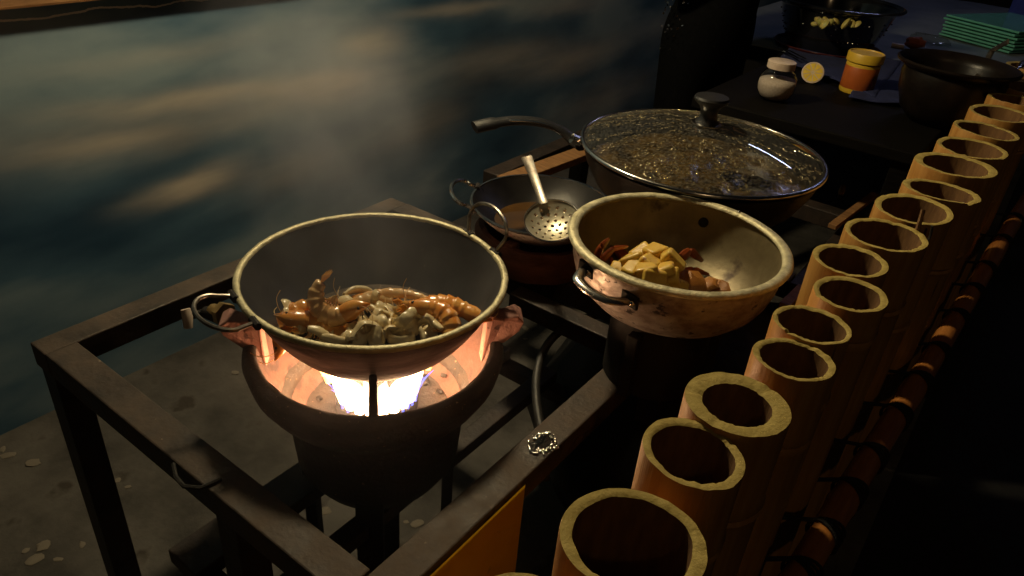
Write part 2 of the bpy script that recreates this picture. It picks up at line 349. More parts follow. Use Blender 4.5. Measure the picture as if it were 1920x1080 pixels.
WX = -1.89
wl = thing('wall', 'dark sea-blue wall painted with pale sandy brush strokes behind the stoves', 'wall', (WX, 2, 0))
MB().box((WX-.08, 2.25, 1.35), (.16, 9.5, 2.7)).build('wall_face', 'wall', wl, smooth=False, bevel=.004)
MB().box((WX+.02, 2.25, 1.095), (.08, 9.5, .06)).build('ledge', 'wood_brown', wl, smooth=False, bevel=.006)
MB().box((WX+.008, 2.25, 1.141), (.05, 9.5, .032)).build('ledge_moulding', 'wood_brown', wl, smooth=False, bevel=.008)

# scattered pale pebbles on the concrete
pm = []
for k in range(5):
    b = MB(); b.ball((0, 0, 0), 1, 9, 6, (1, .72, .35))
    b.v = [tuple(Vector(v)*(1+.55*noise.noise(Vector(v)*1.9+Vector((k*9, 0, 0))))) for v in b.v]; pm.append(b)
pts = [(62, 865, 15), (15, 850, 13), (4, 838, 9), (80, 1020, 15), (65, 1045, 16), (48, 1028, 8), (108, 1045, 9), (153, 1018, 9), (219, 897, 8), (205, 909, 7), (238, 909, 7),
       (228, 1018, 9), (610, 955, 13), (636, 1002, 13), (783, 978, 13), (762, 975, 6), (690, 958, 4), (670, 1008, 5), (698, 1010, 6), (1030, 590, 9), (1008, 602, 6), (985, 612, 8), (1105, 565, 8), (1080, 618, 10), (985, 632, 5), (440, 695, 9), (520, 700, 7)]
for i, (x, y, w) in enumerate(pts):
    p = at_z(x, y, .012); r = w*depth_of(p)/FPX
    if i < 5: o = pm[i].build('pebble', 'pebble')
    else: o = bpy.data.objects.new('pebble', bpy.data.objects['pebble' if i % 5 == 0 else 'pebble.%03d' % (i % 5)].data); COL.objects.link(o)
    o.location = (p.x, p.y, .004+r*.11); o.scale = (r, r*rng.uniform(.75, 1.1), r*.4); o.rotation_euler = (0, 0, rng.uniform(0, 6.28))
    tag(o, 'small pale pebble lying on the concrete floor under the stands', 'pebble', 'pale pebbles on the floor')

# ================================================================== STOVE STANDS
def stand(label, x0, x1, y0, y1, z, w, legs, name='steel_stand', back=True, right_to=None, rmat='rust', h=.045):
    t = thing(name, label, 'stand', ((x0+x1)/2, (y0+y1)/2, 0))
    def rail(a, b, ww=w, hh=h, zz=z, m=rmat, nm='rail'):
        a = Vector((*a, zz-hh/2)); b = Vector((*b, zz-hh/2)); d = (b-a); L_ = d.length; d.normalize(); n_ = Vector((-d.y, d.x, 0))
        rot = Matrix((d, n_, Vector((0, 0, 1)))).transposed()
        return MB().box((a+b)/2, (L_, ww, hh), rot).build(nm, m, t, smooth=False, bevel=.0025)
    e = w/2
    rail((x0+e, y0), (x0+e, y1)); rail((x1-e, y0), (x1-e, right_to or y1))
    rail((x0+w+.002, y0+e), (x1-w-.002, y0+e), zz=z+.0015)
    if back: rail((x0+w+.002, y1-e), (x1-w-.002, y1-e), zz=z+.0015)
    for (lx, ly) in legs:
        lw = w*.92; lb = MB()
        lb.box((lx, ly, (z-h)/2), (lw, lw, z-h)); lb.build('leg', 'rust_dark', t, smooth=False, bevel=.0025)
    return t, rail
RZ = .70
st1, rail1 = stand('rusty welded steel stand holding the burning stove in front', -1.17, -.385, .345, 1.165, RZ, .05,
                   [(-1.143, .372), (-.412, .372), (-1.143, 1.138), (-.412, 1.138), (-.665, .372)])
rail1((-.70, 1.035), (-.437, 1.035), .04, .04, RZ-.003, 'rust_dark', 'cross_bar')
LZ = .455
rail1((-.812, .345), (-.812, 1.15), .075, .03, LZ, 'rust_dark', 'lower_bar'); rail1((-.662, .36), (-.662, 1.15), .035, .03, LZ, 'rust_dark', 'lower_bar')
rail1((-.85, .372), (-.645, .372), .035, .03, LZ-.032, 'rust_dark', 'lower_rail'); rail1((-1.14, 1.138), (-.41, 1.138), .035, .03, LZ-.032, 'rust_dark', 'lower_rail')
MB().tube([at_z(325, 870, RZ+.004), at_z(330, 895, RZ+.004), at_z(345, 912, RZ+.004), at_z(375, 915, RZ+.004), at_z(415, 898, RZ+.004)], .003, 6).build('twisted_wire', 'twine', st1)

st2, rail2 = stand('dark steel stand behind the small wok under the lidded pan', -1.155, -.25, 1.50, 2.0, .68, .05, [(-1.128, 1.527), (-.277, 1.527), (-1.128, 1.973), (-.277, 1.973)], rmat='rust_dark')
b = MB(); p0, p1 = at_z(945, 343, .70), at_z(1120, 278, .70)
pl = MB().box((0, 0, 0), ((p1-p0).length, .055, .022)).build('wood_plank', 'wood_brown', smooth=False, bevel=.002)
pl.location = (p0+p1)/2; pl.rotation_euler = (0, 0, math.atan2(p1.y-p0.y, p1.x-p0.x))
tag(pl, 'narrow orange-brown wood plank lying behind the skimmer handle', 'plank')

# yellow board hung on the outer side of the front stand
ya = at_z(970, 895, RZ); 
yb = MB()
n = 12
vs = [(-.380+.0008*noise.noise(Vector((u*3, v*3, 0))), .18+(ya.y-.18)*u/n, RZ-.004-.36*v/n) for v in range(n+1) for u in range(n+1)]
yb.add(vs, [(v*(n+1)+u, v*(n+1)+u+1, (v+1)*(n+1)+u+1, (v+1)*(n+1)+u) for v in range(n) for u in range(n)])
tag(yb.build('yellow_board', 'yellow', smooth=False), 'scuffed yellow-orange board fixed below the rail of the front stand', 'board')

# wet oily patch with glinting crumbs on the right rail
c = at_z(1018, 832, RZ+.0005)
t = thing('oil_splash', 'glinting wet grease patch on the rail beside the bamboo', 'grease', c)
b = MB(); n = 26; vs = [c+Vector((0, 0, .003))]
for i in range(n):
    a = 2*pi*i/n; r = .021*(1+.25*sin(3*a+1)+.12*sin(7*a)); vs.append(c+Vector((r*.85*cos(a), r*1.1*sin(a), .0006)))
b.add(vs, [(0, 1+i, 1+(i+1) % n) for i in range(n)]); b.build('puddle', 'blackrim', t)
b = MB()
for i in range(90):
    a = rng.uniform(0, 6.28); r = .024*sqrt(rng.uniform(.25, 1)); b.ball(c+Vector((r*.85*cos(a), r*1.1*sin(a), .0015)), rng.uniform(.0008, .0022), 6, 4)
tag(b.build('grease_beads', 'steel', t), kind='stuff')

# black gas hose
h = thing('gas_hose', 'black rubber gas hose curving down beside the front stand', 'hose', at_z(1090, 600, .64))
hp = [at_z(1180, 575, .66), at_z(1120, 590, .655), at_z(1085, 602, .645), at_z(1045, 625, .63), at_z(1018, 660, .60), at_z(1006, 705, .58), at_z(1006, 755, .57), at_z(1013, 800, .56), at_z(1018, 850, .54), at_z(1022, 900, .50)]
def smooth_path(P, k=5):
    out = []
    for i in range(len(P)-1):
        p0, p1, p2, p3 = P[max(i-1, 0)], P[i], P[i+1], P[min(i+2, len(P)-1)]
        for j in range(k):
            t_ = j/k; out.append(.5*((2*p1)+(p2-p0)*t_+(2*p0-5*p1+4*p2-p3)*t_*t_+(3*p1-p0-3*p2+p3)*t_**3))
    out.append(P[-1]); return out
MB().tube(smooth_path(hp), .0085, 10).build('hose', 'rubber', h)

# ================================================================== MAIN STOVE + FLAME
WR, WZ, WD = .2065, .87, .148
SX, SY = -.728, .687
stv = thing('gas_stove', 'round sooty gas stove with orange clay bowl and burning flame', 'stove', (SX, SY, LZ))
def wob_rim(amp, k, seed):
    return lambda a, j: (amp*noise.noise(Vector((cos(a)*k, sin(a)*k, seed))), amp*noise.noise(Vector((cos(a)*k, sin(a)*k, seed+7))))
outer = [(.085, .462), (.118, .476), (.14, .515), (.145, .57), (.142, .628), (.149, .645), (.182, .664), (.203, .70), (.209, .728), (.206, .742), (.198, .747), (.190, .746), (.186, .742)]
MB().lathe(outer, 64, (SX, SY, 0), cap0=True, wob=wob_rim(.0016, 4, 3)).build('stove_body', ['iron_brown'], stv, angle=60)
inner = [(.1862, .7425), (.184, .735), (.179, .715), (.17, .685), (.156, .65), (.14, .62), (.12, .602), (.08, .596), (.03, .594), (.002, .594)]
MB().lathe(inner[:7], 64, (SX, SY, 0), wob=wob_rim(.002, 5, 11)).build('clay_bowl', 'clay', stv, angle=60)
MB().lathe([(.1215, .6035), (.10, .6), (.08, .597), (.03, .5945), (.002, .5945)], 48, (SX, SY, 0)).build('ash_tray', 'iron_brown', stv, angle=60)
rnd = random.Random(8)
def under_wok(r): return WZ-.003-(WD+.003)*(1-(r/(WR-.006))**2.9)
view = math.atan2(-SY, -SX)                        # azimuth from the stove to the viewer
for k in range(4):                                 # four radial lugs that carry the wok
    a = view+radians(-2)+k*pi/2
    th = .011 if k in (0, 2) else .03
    d = Vector((cos(a), sin(a), 0)); nrm = Vector((-sin(a), cos(a), 0)); c0 = Vector((SX, SY, 0))
    top = [(r, under_wok(r)-.0015) for r in (.165, .15, .135, .12)]
    prof = [(.172, .70), (.182, .72), (.190, .738), (.2085, .741), (.232, .768), (.238, .786), (.225, .7955), (.206, .789), (.190, .794), (.178, .800)]
    if k in (0, 2): prof = [(.118, .64), (.17, .69), (.1965, .748), (.1985, .757), (.190, .772)]+top
    vs = []; m_ = len(prof)
    for sgn in (-1, 1):
        for (r, z) in prof:
            j = .0035*noise.noise(Vector((r*60, z*60, k*5+sgn)))
            wd = th*(.5 if r < .2 else .5+(r-.2)*6)
            vs.append(c0+d*(r+j)+nrm*(sgn*wd+j)+Vector((0, 0, z+j)))
    b = MB(); b.add(vs, [tuple(range(m_-1, -1, -1)), tuple(m_+i for i in range(m_))]+[(i, (i+1) % m_, m_+(i+1) % m_, m_+i) for i in range(m_)])
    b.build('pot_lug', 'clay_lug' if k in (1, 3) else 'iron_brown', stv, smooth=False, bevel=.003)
for k in range(4):                                 # stove feet on the lower bars
    a = view+radians(-8)+k*pi/2
    x, y = SX+.125*cos(a), SY+.125*sin(a)
    MB().box((x, y, .28), (.045, .02, .50), Matrix.Rotation(a+pi/2, 3, 'Z')).build('leg', 'iron', stv, smooth=False, bevel=.002)
# burner head with jets
b = MB(); b.lathe([(.03, .595), (.062, .598), (.07, .61), (.07, .632), (.062, .64), (.045, .642), (.04, .635), (.03, .632), (.002, .632)], 40, (SX, SY, 0)); b.build('burner', 'iron', stv)
# flame: a ring of upright tongues that spreads under the wok
def tongue(b, a, r0, r1, z0, z1, wd, lean=0.):
    n = 7
    pts = []; rad = []
    for i in range(n):
        u = i/(n-1); r = r0+(r1-r0)*u**1.6; z = z0+(z1-z0)*(u**.8)
        aa = a+lean*u; pts.append((SX+r*cos(aa), SY+r*sin(aa), z)); rad.append(wd*(sin(pi*min(1, u*.75+.22))**.8)*(1-.55*u))
    b.tube(pts, rad, 8)
b = MB()
for k in range(20):
    a = 2*pi*k/20; r1 = .088+.010*rnd.random(); tongue(b, a, .058, r1, .638, under_wok(r1)-.005, .0155, .08*(rnd.random()-.5))
fl = b.build('flame', 'flame', stv)
for k in range(6):
    a = view+(.62+.16*k if k < 4 else -.75-.2*(k-4)); b = MB(); tongue(b, a, .070, .094+.008*rnd.random(), .636, .685+.03*rnd.random(), .0030, .12*(rnd.random()-.5)); b.build('flame_edge', 'flame_blue', fl)
for (a, r1) in ((view-1.35, .158), (view-1.12, .145), (view+1.4, .13), (view+2.6, .13)):
    b = MB(); tongue(b, a, .084, r1, .69, under_wok(r1)-.006, .0095); b.build('flame_lick', 'flame_yellow', fl)
# broken clay crumbs in the bowl
b = MB()
for k in range(34):
    a = rnd.uniform(0, 6.28); r = rnd.uniform(.085, .145); s_ = rnd.uniform(.004, .012)
    z = .603+max(0, (r-.12))*1.1
    b.box((SX+r*cos(a), SY+r*sin(a), z+s_*.4), (s_*2, s_*1.3, s_), Euler((rnd.random(), rnd.random(), rnd.random()*6)).to_matrix())
tag(b.build('clay_crumbs', 'iron', stv, smooth=False), kind='stuff')
# gas valve, tap and pipe on the left side
vp = thing('gas_valve', 'grubby gas tap with pale knob on the pipe left of the wok', 'gas valve', at_z(400, 590, .68))
q0, q1, q2 = at_z(350, 592, .69), at_z(385, 585, .695), at_z(440, 605, .70)
MB().tube([q1, (q1+q2)/2, q2, q2+(Vector((SX, SY, .66))-q2)*.35], [.011, .013, .013, .012], 10).build('pipe', 'iron', vp)
MB().tube([at_z(398, 582, .70), at_z(432, 596, .705)], [.013, .016], 10).build('brass_nut', 'brass', vp)
MB().tube([at_z(416, 586, .712), at_z(424, 590, .714)], [.021, .021], 6).build('hexagon_collar', 'brass', vp, smooth=False)
MB().tube([q0+Vector((0, 0, .014)), q0+Vector((.006, -.002, 0)), q0+Vector((.01, -.006, -.018))], [.0085, .0095, .008], 10).build('tap_knob', 'whiteplastic', vp)
MB().tube([at_z(352, 594, .687), at_z(385, 585, .695)], .007, 8).build('tap_stem', 'iron', vp)

# ================================================================== BIG WOK
wk = thing('wok', 'large dark wok with pale rim and two wire loop handles over the flame', 'wok', (SX, SY, WZ-WD))
def wokprof(R, d, n=16, zr=WZ, pw=2.9):
    out = []
    for i in range(n):
        u = i/(n-1); r = R*sin(u*pi/2)**.9 if u > 0 else .001
        out.append((max(r, .001), zr-d*(1-(r/R)**pw)))
    return out
po = wokprof(WR-.006, WD+.003, zr=WZ-.003); MB().lathe(po, 72, (SX, SY, 0)).build('shell', 'wok_out', wk, angle=80)
pi_ = wokprof(WR-.0105, WD-.004, zr=WZ-.002); MB().lathe(pi_, 72, (SX, SY, 0)).build('lining', 'wok_in', wk, angle=80)
rim = [(WR-.0108, WZ-.004), (WR-.0105, WZ+.001), (WR-.008, WZ+.003), (WR-.003, WZ+.003), (WR, WZ), (WR-.001, WZ-.005), (WR-.0065, WZ-.007)]
MB().lathe(rim, 96, (SX, SY, 0), wob=wob_rim(.0008, 14, 5)).build('rim', 'alu_rim', wk, angle=60)
def loop_handle(parent, a, b_, out, up, spread, rad=.0032, mname='wire', n=18):
    a, b_ = Vector(a), Vector(b_); c = (a+b_)/2; ch = (b_-a); half = ch.length/2; ch.normalize()
    nrm = (Vector(out)+Vector(up)); ln = nrm.length; nrm.normalize()
    pts = [a-nrm*.012+Vector((0, 0, -.006)), a]
    for t_ in arc(n, 0, 1):
        ang = pi*(1.12-1.24*t_) ; pts.append(c+nrm*(ln*.5+ln*.5*sin(ang))+ch*(-1)*(-half*spread*cos(ang)))
    pts += [b_, b_-nrm*.012+Vector((0, 0, -.006))]
    o = MB().tube(smooth_path([Vector(p) for p in pts], 3), rad, 8).build('handle', mname, parent)
    for q in (a, b_):
        MB().tube([q-ch*.011, q+ch*.011], .0058, 8).build('bracket', 'iron', o)
    return o
def rimp(px, py, off=0): 
    p = at_z(px, py, WZ); v = Vector((p.x-SX, p.y-SY, 0)); v.normalize(); return Vector((SX, SY, WZ))+v*(WR+.001+off)
a, b_ = rimp(436, 556), rimp(478, 606); oc = ((a+b_)/2-Vector((SX, SY, WZ))).normalized()
loop_handle(wk, a, b_, oc*.062, (0, 0, .012), 1.25)
a, b_ = rimp(872, 440, -.004), rimp(930, 474, -.004); oc = ((a+b_)/2-Vector((SX, SY, WZ))).normalized()
loop_handle(wk, a, b_, oc*.02, (0, 0, .062), 1.3)

# ---------------- seafood in the wok
def wok_floor(x, y): 
    r = hypot(x-SX, y-SY); R = WR-.0105; return WZ-.002-(WD-.004)*(1-(min(r, R)/R)**2.9)
def shrimp(label, loc, rot, L=.095, bend=2.6, w=.0125, m='shrimp', head=True):
    t = thing('shrimp', label, 'shrimp', loc, 'whole shrimps in the wok', world=False)
    V3 = Matrix((CR, CF, -CD)).transposed()
    t.rotation_euler = (V3@Matrix.Rotation(radians(rot[1]), 3, 'X')@Matrix.Rotation(radians(rot[2]), 3, 'Z')@Matrix.Rotation(-radians(rot[0]), 3, 'Y')).to_euler()
    n = 43; R = L/bend; pts = []; rad = []
    for i in range(n):
        u = i/(n-1); a = -bend/2+bend*u; pts.append((R*sin(a), 0, R*cos(a)-R*(1+cos(bend/2))*.5*(1 if bend < 2.9 else 0)))
        prof_ = (.72+.28*sin(min(1, u*2.2)*pi/2)) if u < .4 else (1-.55*((u-.4)/.6)**1.5)
        rad.append(w*prof_*(.90+.17*((i % 6)/5)))
    MB().tube(pts, rad, 12, flat=(1.0, .78), up=(0, 0, 1)).build('body', m, t, angle=70)
    e = Vector(pts[-1]); d = (Vector(pts[-1])-Vector(pts[-5])).normalized(); sd = Vector((0, 1, 0))
    for s_ in (-1, -.35, .35, 1):
        tip = e+d*(.026-.004*abs(s_))+sd*(.011*s_); b = MB()
        nrm = d.cross(sd); mid = (e+tip)/2+sd*.004*s_
        b.add([e-sd*.0016+nrm*.001, e+sd*.0016+nrm*.001, mid+sd*.0042+nrm*.0016, tip+nrm*.0004, mid-sd*.0042+nrm*.0016, e-sd*.0016-nrm*.001, e+sd*.0016-nrm*.001, mid+sd*.0042-nrm*.0004, tip-nrm*.0004, mid-sd*.0042-nrm*.0004],
              [(0, 1, 2, 3, 4), (9, 8, 7, 6, 5), (0, 5, 6, 1), (1, 6, 7, 2), (2, 7, 8, 3), (3, 8, 9, 4), (4, 9, 5, 0)])
        b.build('tail_fin', 'shrimp_red', t)
    for i in range(6, 30, 4):
        p = Vector(pts[i]); inw = -Vector((sin(-bend/2+bend*i/(n-1)), 0, cos(-bend/2+bend*i/(n-1))))
        for s_ in (-1, 1):
            MB().tube([p+inw*rad[i]*.8+sd*.003*s_, p+inw*(rad[i]+.006)+sd*.005*s_, p+inw*(rad[i]+.012)+sd*.003*s_+d*.003], [.0013, .001, .0005], 5).build('leg', m, t)
    if head:
        s0 = Vector(pts[0]); hd = (Vector(pts[0])-Vector(pts[4])).normalized(); up_ = Vector((sin(-bend/2), 0, cos(-bend/2)))
        hb = MB().tube([s0-hd*.004, s0+hd*.008, s0+hd*.02, s0+hd*.03+up_*.003, s0+hd*.04+up_*.006], [w*.8, w*.86, w*.7, w*.36, .0008], 10, flat=(1, .8), up=up_).build('head', 'shrimp_red', t, angle=70)
        for s_ in (-1, 1):
            MB().ball(s0+hd*.022+sd*.007*s_+up_*.004, .0026, 8, 6).build('eye', 'black', hb)
            MB().tube(smooth_path([s0+hd*.026+sd*.004*s_, s0+hd*.034+sd*.01*s_+up_*.012, s0+hd*.036+sd*.016*s_+up_*.026, s0+hd*.03+sd*.02*s_+up_*.038], 3), .0006, 5).build('antenna', 'shrimp', hb)
    return t
def wp(px, py, dz): 
    # a point on the food heap: march down the pixel's ray to the wok lining plus dz
    lo, hi = .3, 3.
    d = ray(px, py)
    for k in range(60):
        m_ = (lo+hi)/2; p = CO+d*m_
        if p.z > max(wok_floor(p.x, p.y)+.006, .770+dz): lo = m_
        else: hi = m_
    return CO+d*lo
FW = YAW      # heading of the view
shrimp('curled grey-pink shrimp standing up with its tail in the air', wp(628, 556, .062), (130, 0, -8), .092, 3.0, .0185)
shrimp('bright orange shrimp half buried at the left of the wok', wp(560, 594, .022), (40, -25, 0), .09, 2.0, .017, 'shrimp_red')
shrimp('reddish shrimp lying on its side below the upright one', wp(612, 618, .016), (-25, -45, 20), .09, 1.5, .0185, 'shrimp_red')
shrimp('long thin pink shrimp lying across the back of the heap', wp(745, 556, .034), (-3, -20, 0), .12, .75, .0095)
shrimp('orange shrimp whose head points right over the heap', wp(826, 575, .040), (6, -30, 180), .095, .9, .017, 'shrimp_red')
shrimp('glossy amber shrimp coiled at the right end of the heap', wp(828, 612, .034), (-75, -20, 0), .1, 2.7, .0165, 'shrimp_red')
shrimp('pale shrimp lying flat behind the upright curled one', wp(688, 568, .024), (15, -30, 0), .09, 1.4, .0115)
sq = random.Random(21)
def squid_ring(R, w, th, seed, full=6.28):
    b = MB(); pts = []; n = 22
    for i in range(n):
        a = full*i/n; k = 1+.22*noise.noise(Vector((cos(a)*1.3, sin(a)*1.3, seed))); pts.append(Vector((R*k*cos(a), R*k*.8*sin(a), .004*noise.noise(Vector((cos(a)*2, sin(a)*2, seed+4))))))
    if full > 6.2: b.tube(pts, th, 8, closed=True, flat=(w/th, 1), up=(0, 0, 1))
    else: b.tube(pts, [th*(.55+.45*sin(pi*(i+.5)/n)) for i in range(n)], 8, flat=(w/th, 1), up=(0, 0, 1))
    return b
sq_m = [squid_ring(.0165, .0085, .0036, 1), squid_ring(.022, .0095, .0040, 2, 3.8), squid_ring(.021, .0105, .0040, 3, 3.0), squid_ring(.0145, .008, .0038, 4), squid_ring(.030, .0085, .0048, 5, 1.9), squid_ring(.024, .010, .0040, 6, 4.4)]
sq_me = [None]*6
def put_squid(kind, p, rot, sc=1.):
    if sq_me[kind] is None: o = sq_m[kind].build('squid_piece', 'squid', angle=80); sq_me[kind] = o.data
    else: o = bpy.data.objects.new('squid_piece', sq_me[kind]); COL.objects.link(o)
    o.location = p; o.rotation_euler = rot; o.scale = (sc,)*3
    tag(o, 'glossy cream squid ring or curl among the shrimps in the wok', 'squid', 'cooked squid pieces in the wok')
for (x, y, dz, k) in [(543, 600, .012, 4), (560, 618, .012, 1), (548, 622, .01, 2), (590, 632, .008, 4), (655, 640, .01, 3), (680, 600, .022, 4), (700, 585, .024, 2), (725, 570, .022, 1), (745, 592, .024, 5),
                      (765, 583, .03, 1), (770, 598, .026, 2), (755, 612, .022, 0), (735, 606, .024, 3), (715, 612, .022, 1), (700, 625, .018, 2), (725, 628, .018, 5), (750, 630, .016, 0), (685, 618, .02, 3),
                      (668, 630, .014, 0), (775, 618, .018, 3), (790, 628, .014, 2), (765, 642, .01, 4), (735, 642, .01, 1), (705, 643, .01, 3), (800, 638, .01, 4), (645, 628, .014, 1), (720, 592, .024, 0), (790, 604, .02, 4), (675, 575, .02, 4), (655, 592, .02, 2), (530, 590, .018, 2), (600, 622, .016, 1), (625, 632, .016, 4), (690, 636, .02, 5), (760, 598, .034, 1), (715, 600, .032, 0), (780, 612, .028, 4), (668, 612, .026, 1), (812, 630, .018, 1), (845, 592, .02, 2), (655, 575, .018, 0)]:
    put_squid(k, wp(x, y, dz), (sq.uniform(-1.2, 1.2), sq.uniform(-1.2, 1.2), sq.uniform(0, 6.28)), sq.uniform(.9, 1.25))
# sauce at the bottom
pr = [(r, wok_floor(SX+r, SY)) for r in (.001,)]
MB().lathe([(.132, .7685), (.07, .7695), (.002, .77)], 40, (SX, SY, 0), wob=lambda a, j: (.004*noise.noise(Vector((cos(a)*3, sin(a)*3, 2))) if j == 0 else 0, 0)).build('cooking_juice', 'juice')
tag(bpy.data.objects['cooking_juice'], 'dark shallow cooking juice pooled under the seafood in the wok', 'sauce')

# ================================================================== SMALL WOK + STOVE 2 + SKIMMER
KX, KY, KZ, KR = -.748, 1.18, .82, .1487
s2 = thing('clay_stove', 'low brown clay ring stove under the small black wok', 'stove', (KX, KY, RZ))
MB().lathe([(.095, RZ+.001), (.128, RZ+.001), (.136, RZ+.02), (.138, RZ+.055), (.130, RZ+.068), (.118, RZ+.068), (.112, RZ+.06), (.10, RZ+.02), (.095, RZ+.001)], 56, (KX, KY, 0), wob=wob_rim(.002, 4, 6)).build('clay_ring', 'clay_dark', s2)
MB().lathe([(.001, .62), (.07, .62), (.11, .66), (.118, .699), (.001, .6995)], 48, (KX, KY, 0)).build('ring_floor', 'iron', s2)
for k in range(3):
    a = .6+k*2.094; MB().box((KX+.112*cos(a), KY+.112*sin(a), RZ+.066), (.03, .022, .02), Matrix.Rotation(a, 3, 'Z')).build('pot_lug', 'clay_dark', s2, smooth=False, bevel=.004)
sw = thing('small_wok', 'small steel wok with black inside holding oil beneath the skimmer', 'wok', (KX, KY, KZ-.075))
def bowlprof(R, d, zr, n=14, pw=2.6): return wokprof(R, d, n, zr, pw)
MB().lathe(bowlprof(KR, .072, KZ), 64, (KX, KY, 0)).build('shell', 'alu_burnt', sw, angle=80)
MB().lathe(bowlprof(KR-.004, .066, KZ), 64, (KX, KY, 0)).build('lining', 'nonstick', sw, angle=80)
MB().lathe([(KR-.0045, KZ-.001), (KR-.003, KZ+.0022), (KR+.001, KZ+.0024), (KR+.0025, KZ), (KR, KZ-.003)], 72, (KX, KY, 0)).build('rim', 'steel', sw)
def krim(px, py): p = at_z(px, py, KZ); v = Vector((p.x-KX, p.y-KY, 0)).normalized(); return Vector((KX, KY, KZ))+v*(KR+.002)
a, b_ = krim(905, 353), krim(893, 392); oc = ((a+b_)/2-Vector((KX, KY, KZ))).normalized()
loop_handle(sw, a, b_, oc*.05, (0, 0, .02), 1.0, .0042, 'steel')
MB().lathe([(.098, KZ-.042), (.05, KZ-.0418), (.001, KZ-.0417)], 40, (KX, KY, 0)).build('frying_oil', 'oil')
tag(bpy.data.objects['frying_oil'], 'brown frying oil pooled in the small wok', 'oil')
# skimmer
sk = thing('skimmer', 'perforated steel skimmer resting across the small wok', 'skimmer', at_depth(1035, 415, 1.32))
C0 = at_depth(1036, 424, 1.295)
ht = at_depth(987, 296, 1.405)
hb_ = at_depth(1034, 376, 1.325)
ax = (ht-hb_).normalized(); toC = (CO-C0).normalized()
nn = (toC*.62+Vector((0, 0, .55))); nn = (nn-ax*nn.dot(ax)*.8).normalized(); sx = ax.cross(nn).normalized(); ax2 = nn.cross(sx).normalized()
rs = 48*depth_of(C0)/FPX*1.08
def disc_pt(r, a, off=0): 
    dome = .012*((r/rs)**2)
    return C0+sx*(r*cos(a))+ax2*(r*sin(a))+nn*(dome+off)
holes = [(0, 0)]+[(.25, 6), (.48, 11), (.71, 16)]
b = MB(); hl = []
for frac, n in [(.0, 1), (.26, 6), (.5, 11), (.73, 15)]:
    for i in range(n): hl.append((frac*rs*cos(2*pi*i/n+frac*3), frac*rs*sin(2*pi*i/n+frac*3)))
NG = 74; hr = rs*.058
def in_hole(x, y): return any((x-hx)**2+(y-hy)**2 < hr*hr for hx, hy in hl)
idx = {}; vs = []; fs = []
for j in range(NG+1):
    for i in range(NG+1):
        x = -rs+2*rs*i/NG; y = -rs+2*rs*j/NG
        r = hypot(x, y)
        if r > rs*1.03: continue
        if r > rs*.965: x, y = x/r*rs, y/r*rs
        else:
            for hx, hy in hl:                       # snap grid points to the hole edges
                d_ = hypot(x-hx, y-hy)
                if hr*.62 < d_ < hr*1.38: x, y = hx+(x-hx)/d_*hr, hy+(y-hy)/d_*hr
        idx[(i, j)] = len(vs); r = hypot(x, y); vs.append(C0+sx*x+ax2*y+nn*(.016*(r/rs)**2))
for j in range(NG):
    for i in range(NG):
        q = [(i, j), (i+1, j), (i+1, j+1), (i, j+1)]
        if all(k in idx for k in q):
            cx, cy = -rs+2*rs*(i+.5)/NG, -rs+2*rs*(j+.5)/NG
            if not any((cx-hx)**2+(cy-hy)**2 < (hr*.8)**2 for hx, hy in hl): fs.append(tuple(idx[k] for k in q))
b.add(vs, fs); dsc = b.build('perforated_disc', 'skimmer', sk, angle=80)
sm = dsc.modifiers.new('thick', 'SOLIDIFY'); sm.thickness = .0012
b = MB(); b.tube([disc_pt(rs, 2*pi*i/64, .004) for i in range(64)], .0016, 6, closed=True); b.build('disc_rim', 'steel', sk)
e0 = disc_pt(rs*.93, pi/2, .004)
b = MB(); hax = (ht-e0).normalized(); hsx = hax.cross(nn).normalized(); hn = hsx.cross(hax); hl_ = (ht-e0).length; vs = []
for (u, hw, lift) in ((-.045, .0075, .004), (0, .0085, .0035), (.12, .0075, .0045), (.5, .0082, .005), (.85, .0098, .004), (.97, .0105, .003), (1, .0085, .003)):
    q = e0+hax*(u*hl_)+hn*lift; vs += [q-hsx*hw-hn*.0008, q-hsx*hw+hn*.0008+hn*.001, q-hsx*hw*.5+hn*.0003, q+hsx*hw*.5+hn*.0003, q+hsx*hw+hn*.0008+hn*.001, q+hsx*hw-hn*.0008]
fs = []
for i in range(6):
    for k in range(6): k2 = (k+1) % 6; fs.append((i*6+k, i*6+k2, (i+1)*6+k2, (i+1)*6+k))
b.add(vs, fs+[tuple(range(5, -1, -1)), tuple(36+k for k in range(6))]); b.build('handle', 'wire', sk, angle=30)
tp = ht-ax*.018+nn*.003; MB().tube([tp+sx*.006*cos(u)+ax*.009*sin(u) for u in arc(14, 0, 2*pi*13/14)], .0012, 6, closed=True).build('hanging_eye', 'brass', sk)

# ================================================================== ALUMINIUM POT
PX, PY, PZ, PR, PD = -.370, .979, .95, .168, .118
pr_ = thing('pot_ring', 'black iron ring stand under the aluminium pot', 'pot stand', (PX, PY, RZ))
MB().lathe([(.065, RZ+.001), (.082, RZ+.001), (.082, PZ-PD-.0035), (.065, PZ-PD-.0035), (.065, RZ+.001)], 48, (PX, PY, 0)).build('ring', 'iron', pr_)
for k in range(3):
    a = .5+k*2.094; MB().box((PX+.088*cos(a), PY+.088*sin(a), RZ+.06), (.02, .02, .115), Matrix.Rotation(a, 3, 'Z')).build('foot', 'iron', pr_, smooth=False, bevel=.002)
pt = thing('aluminium_pot', 'wide scorched aluminium pot of potatoes and crab with side handle', 'pot', (PX, PY, PZ-PD))
def potprof(R, d, zr): return [(.001, zr-d), (R*.36, zr-d), (R*.48, zr-d*.975), (R*.61, zr-d*.91), (R*.73, zr-d*.80), (R*.84, zr-d*.64), (R*.90, zr-d*.48), (R*.94, zr-d*.28), (R*.955, zr-d*.1), (R*.965, zr)]
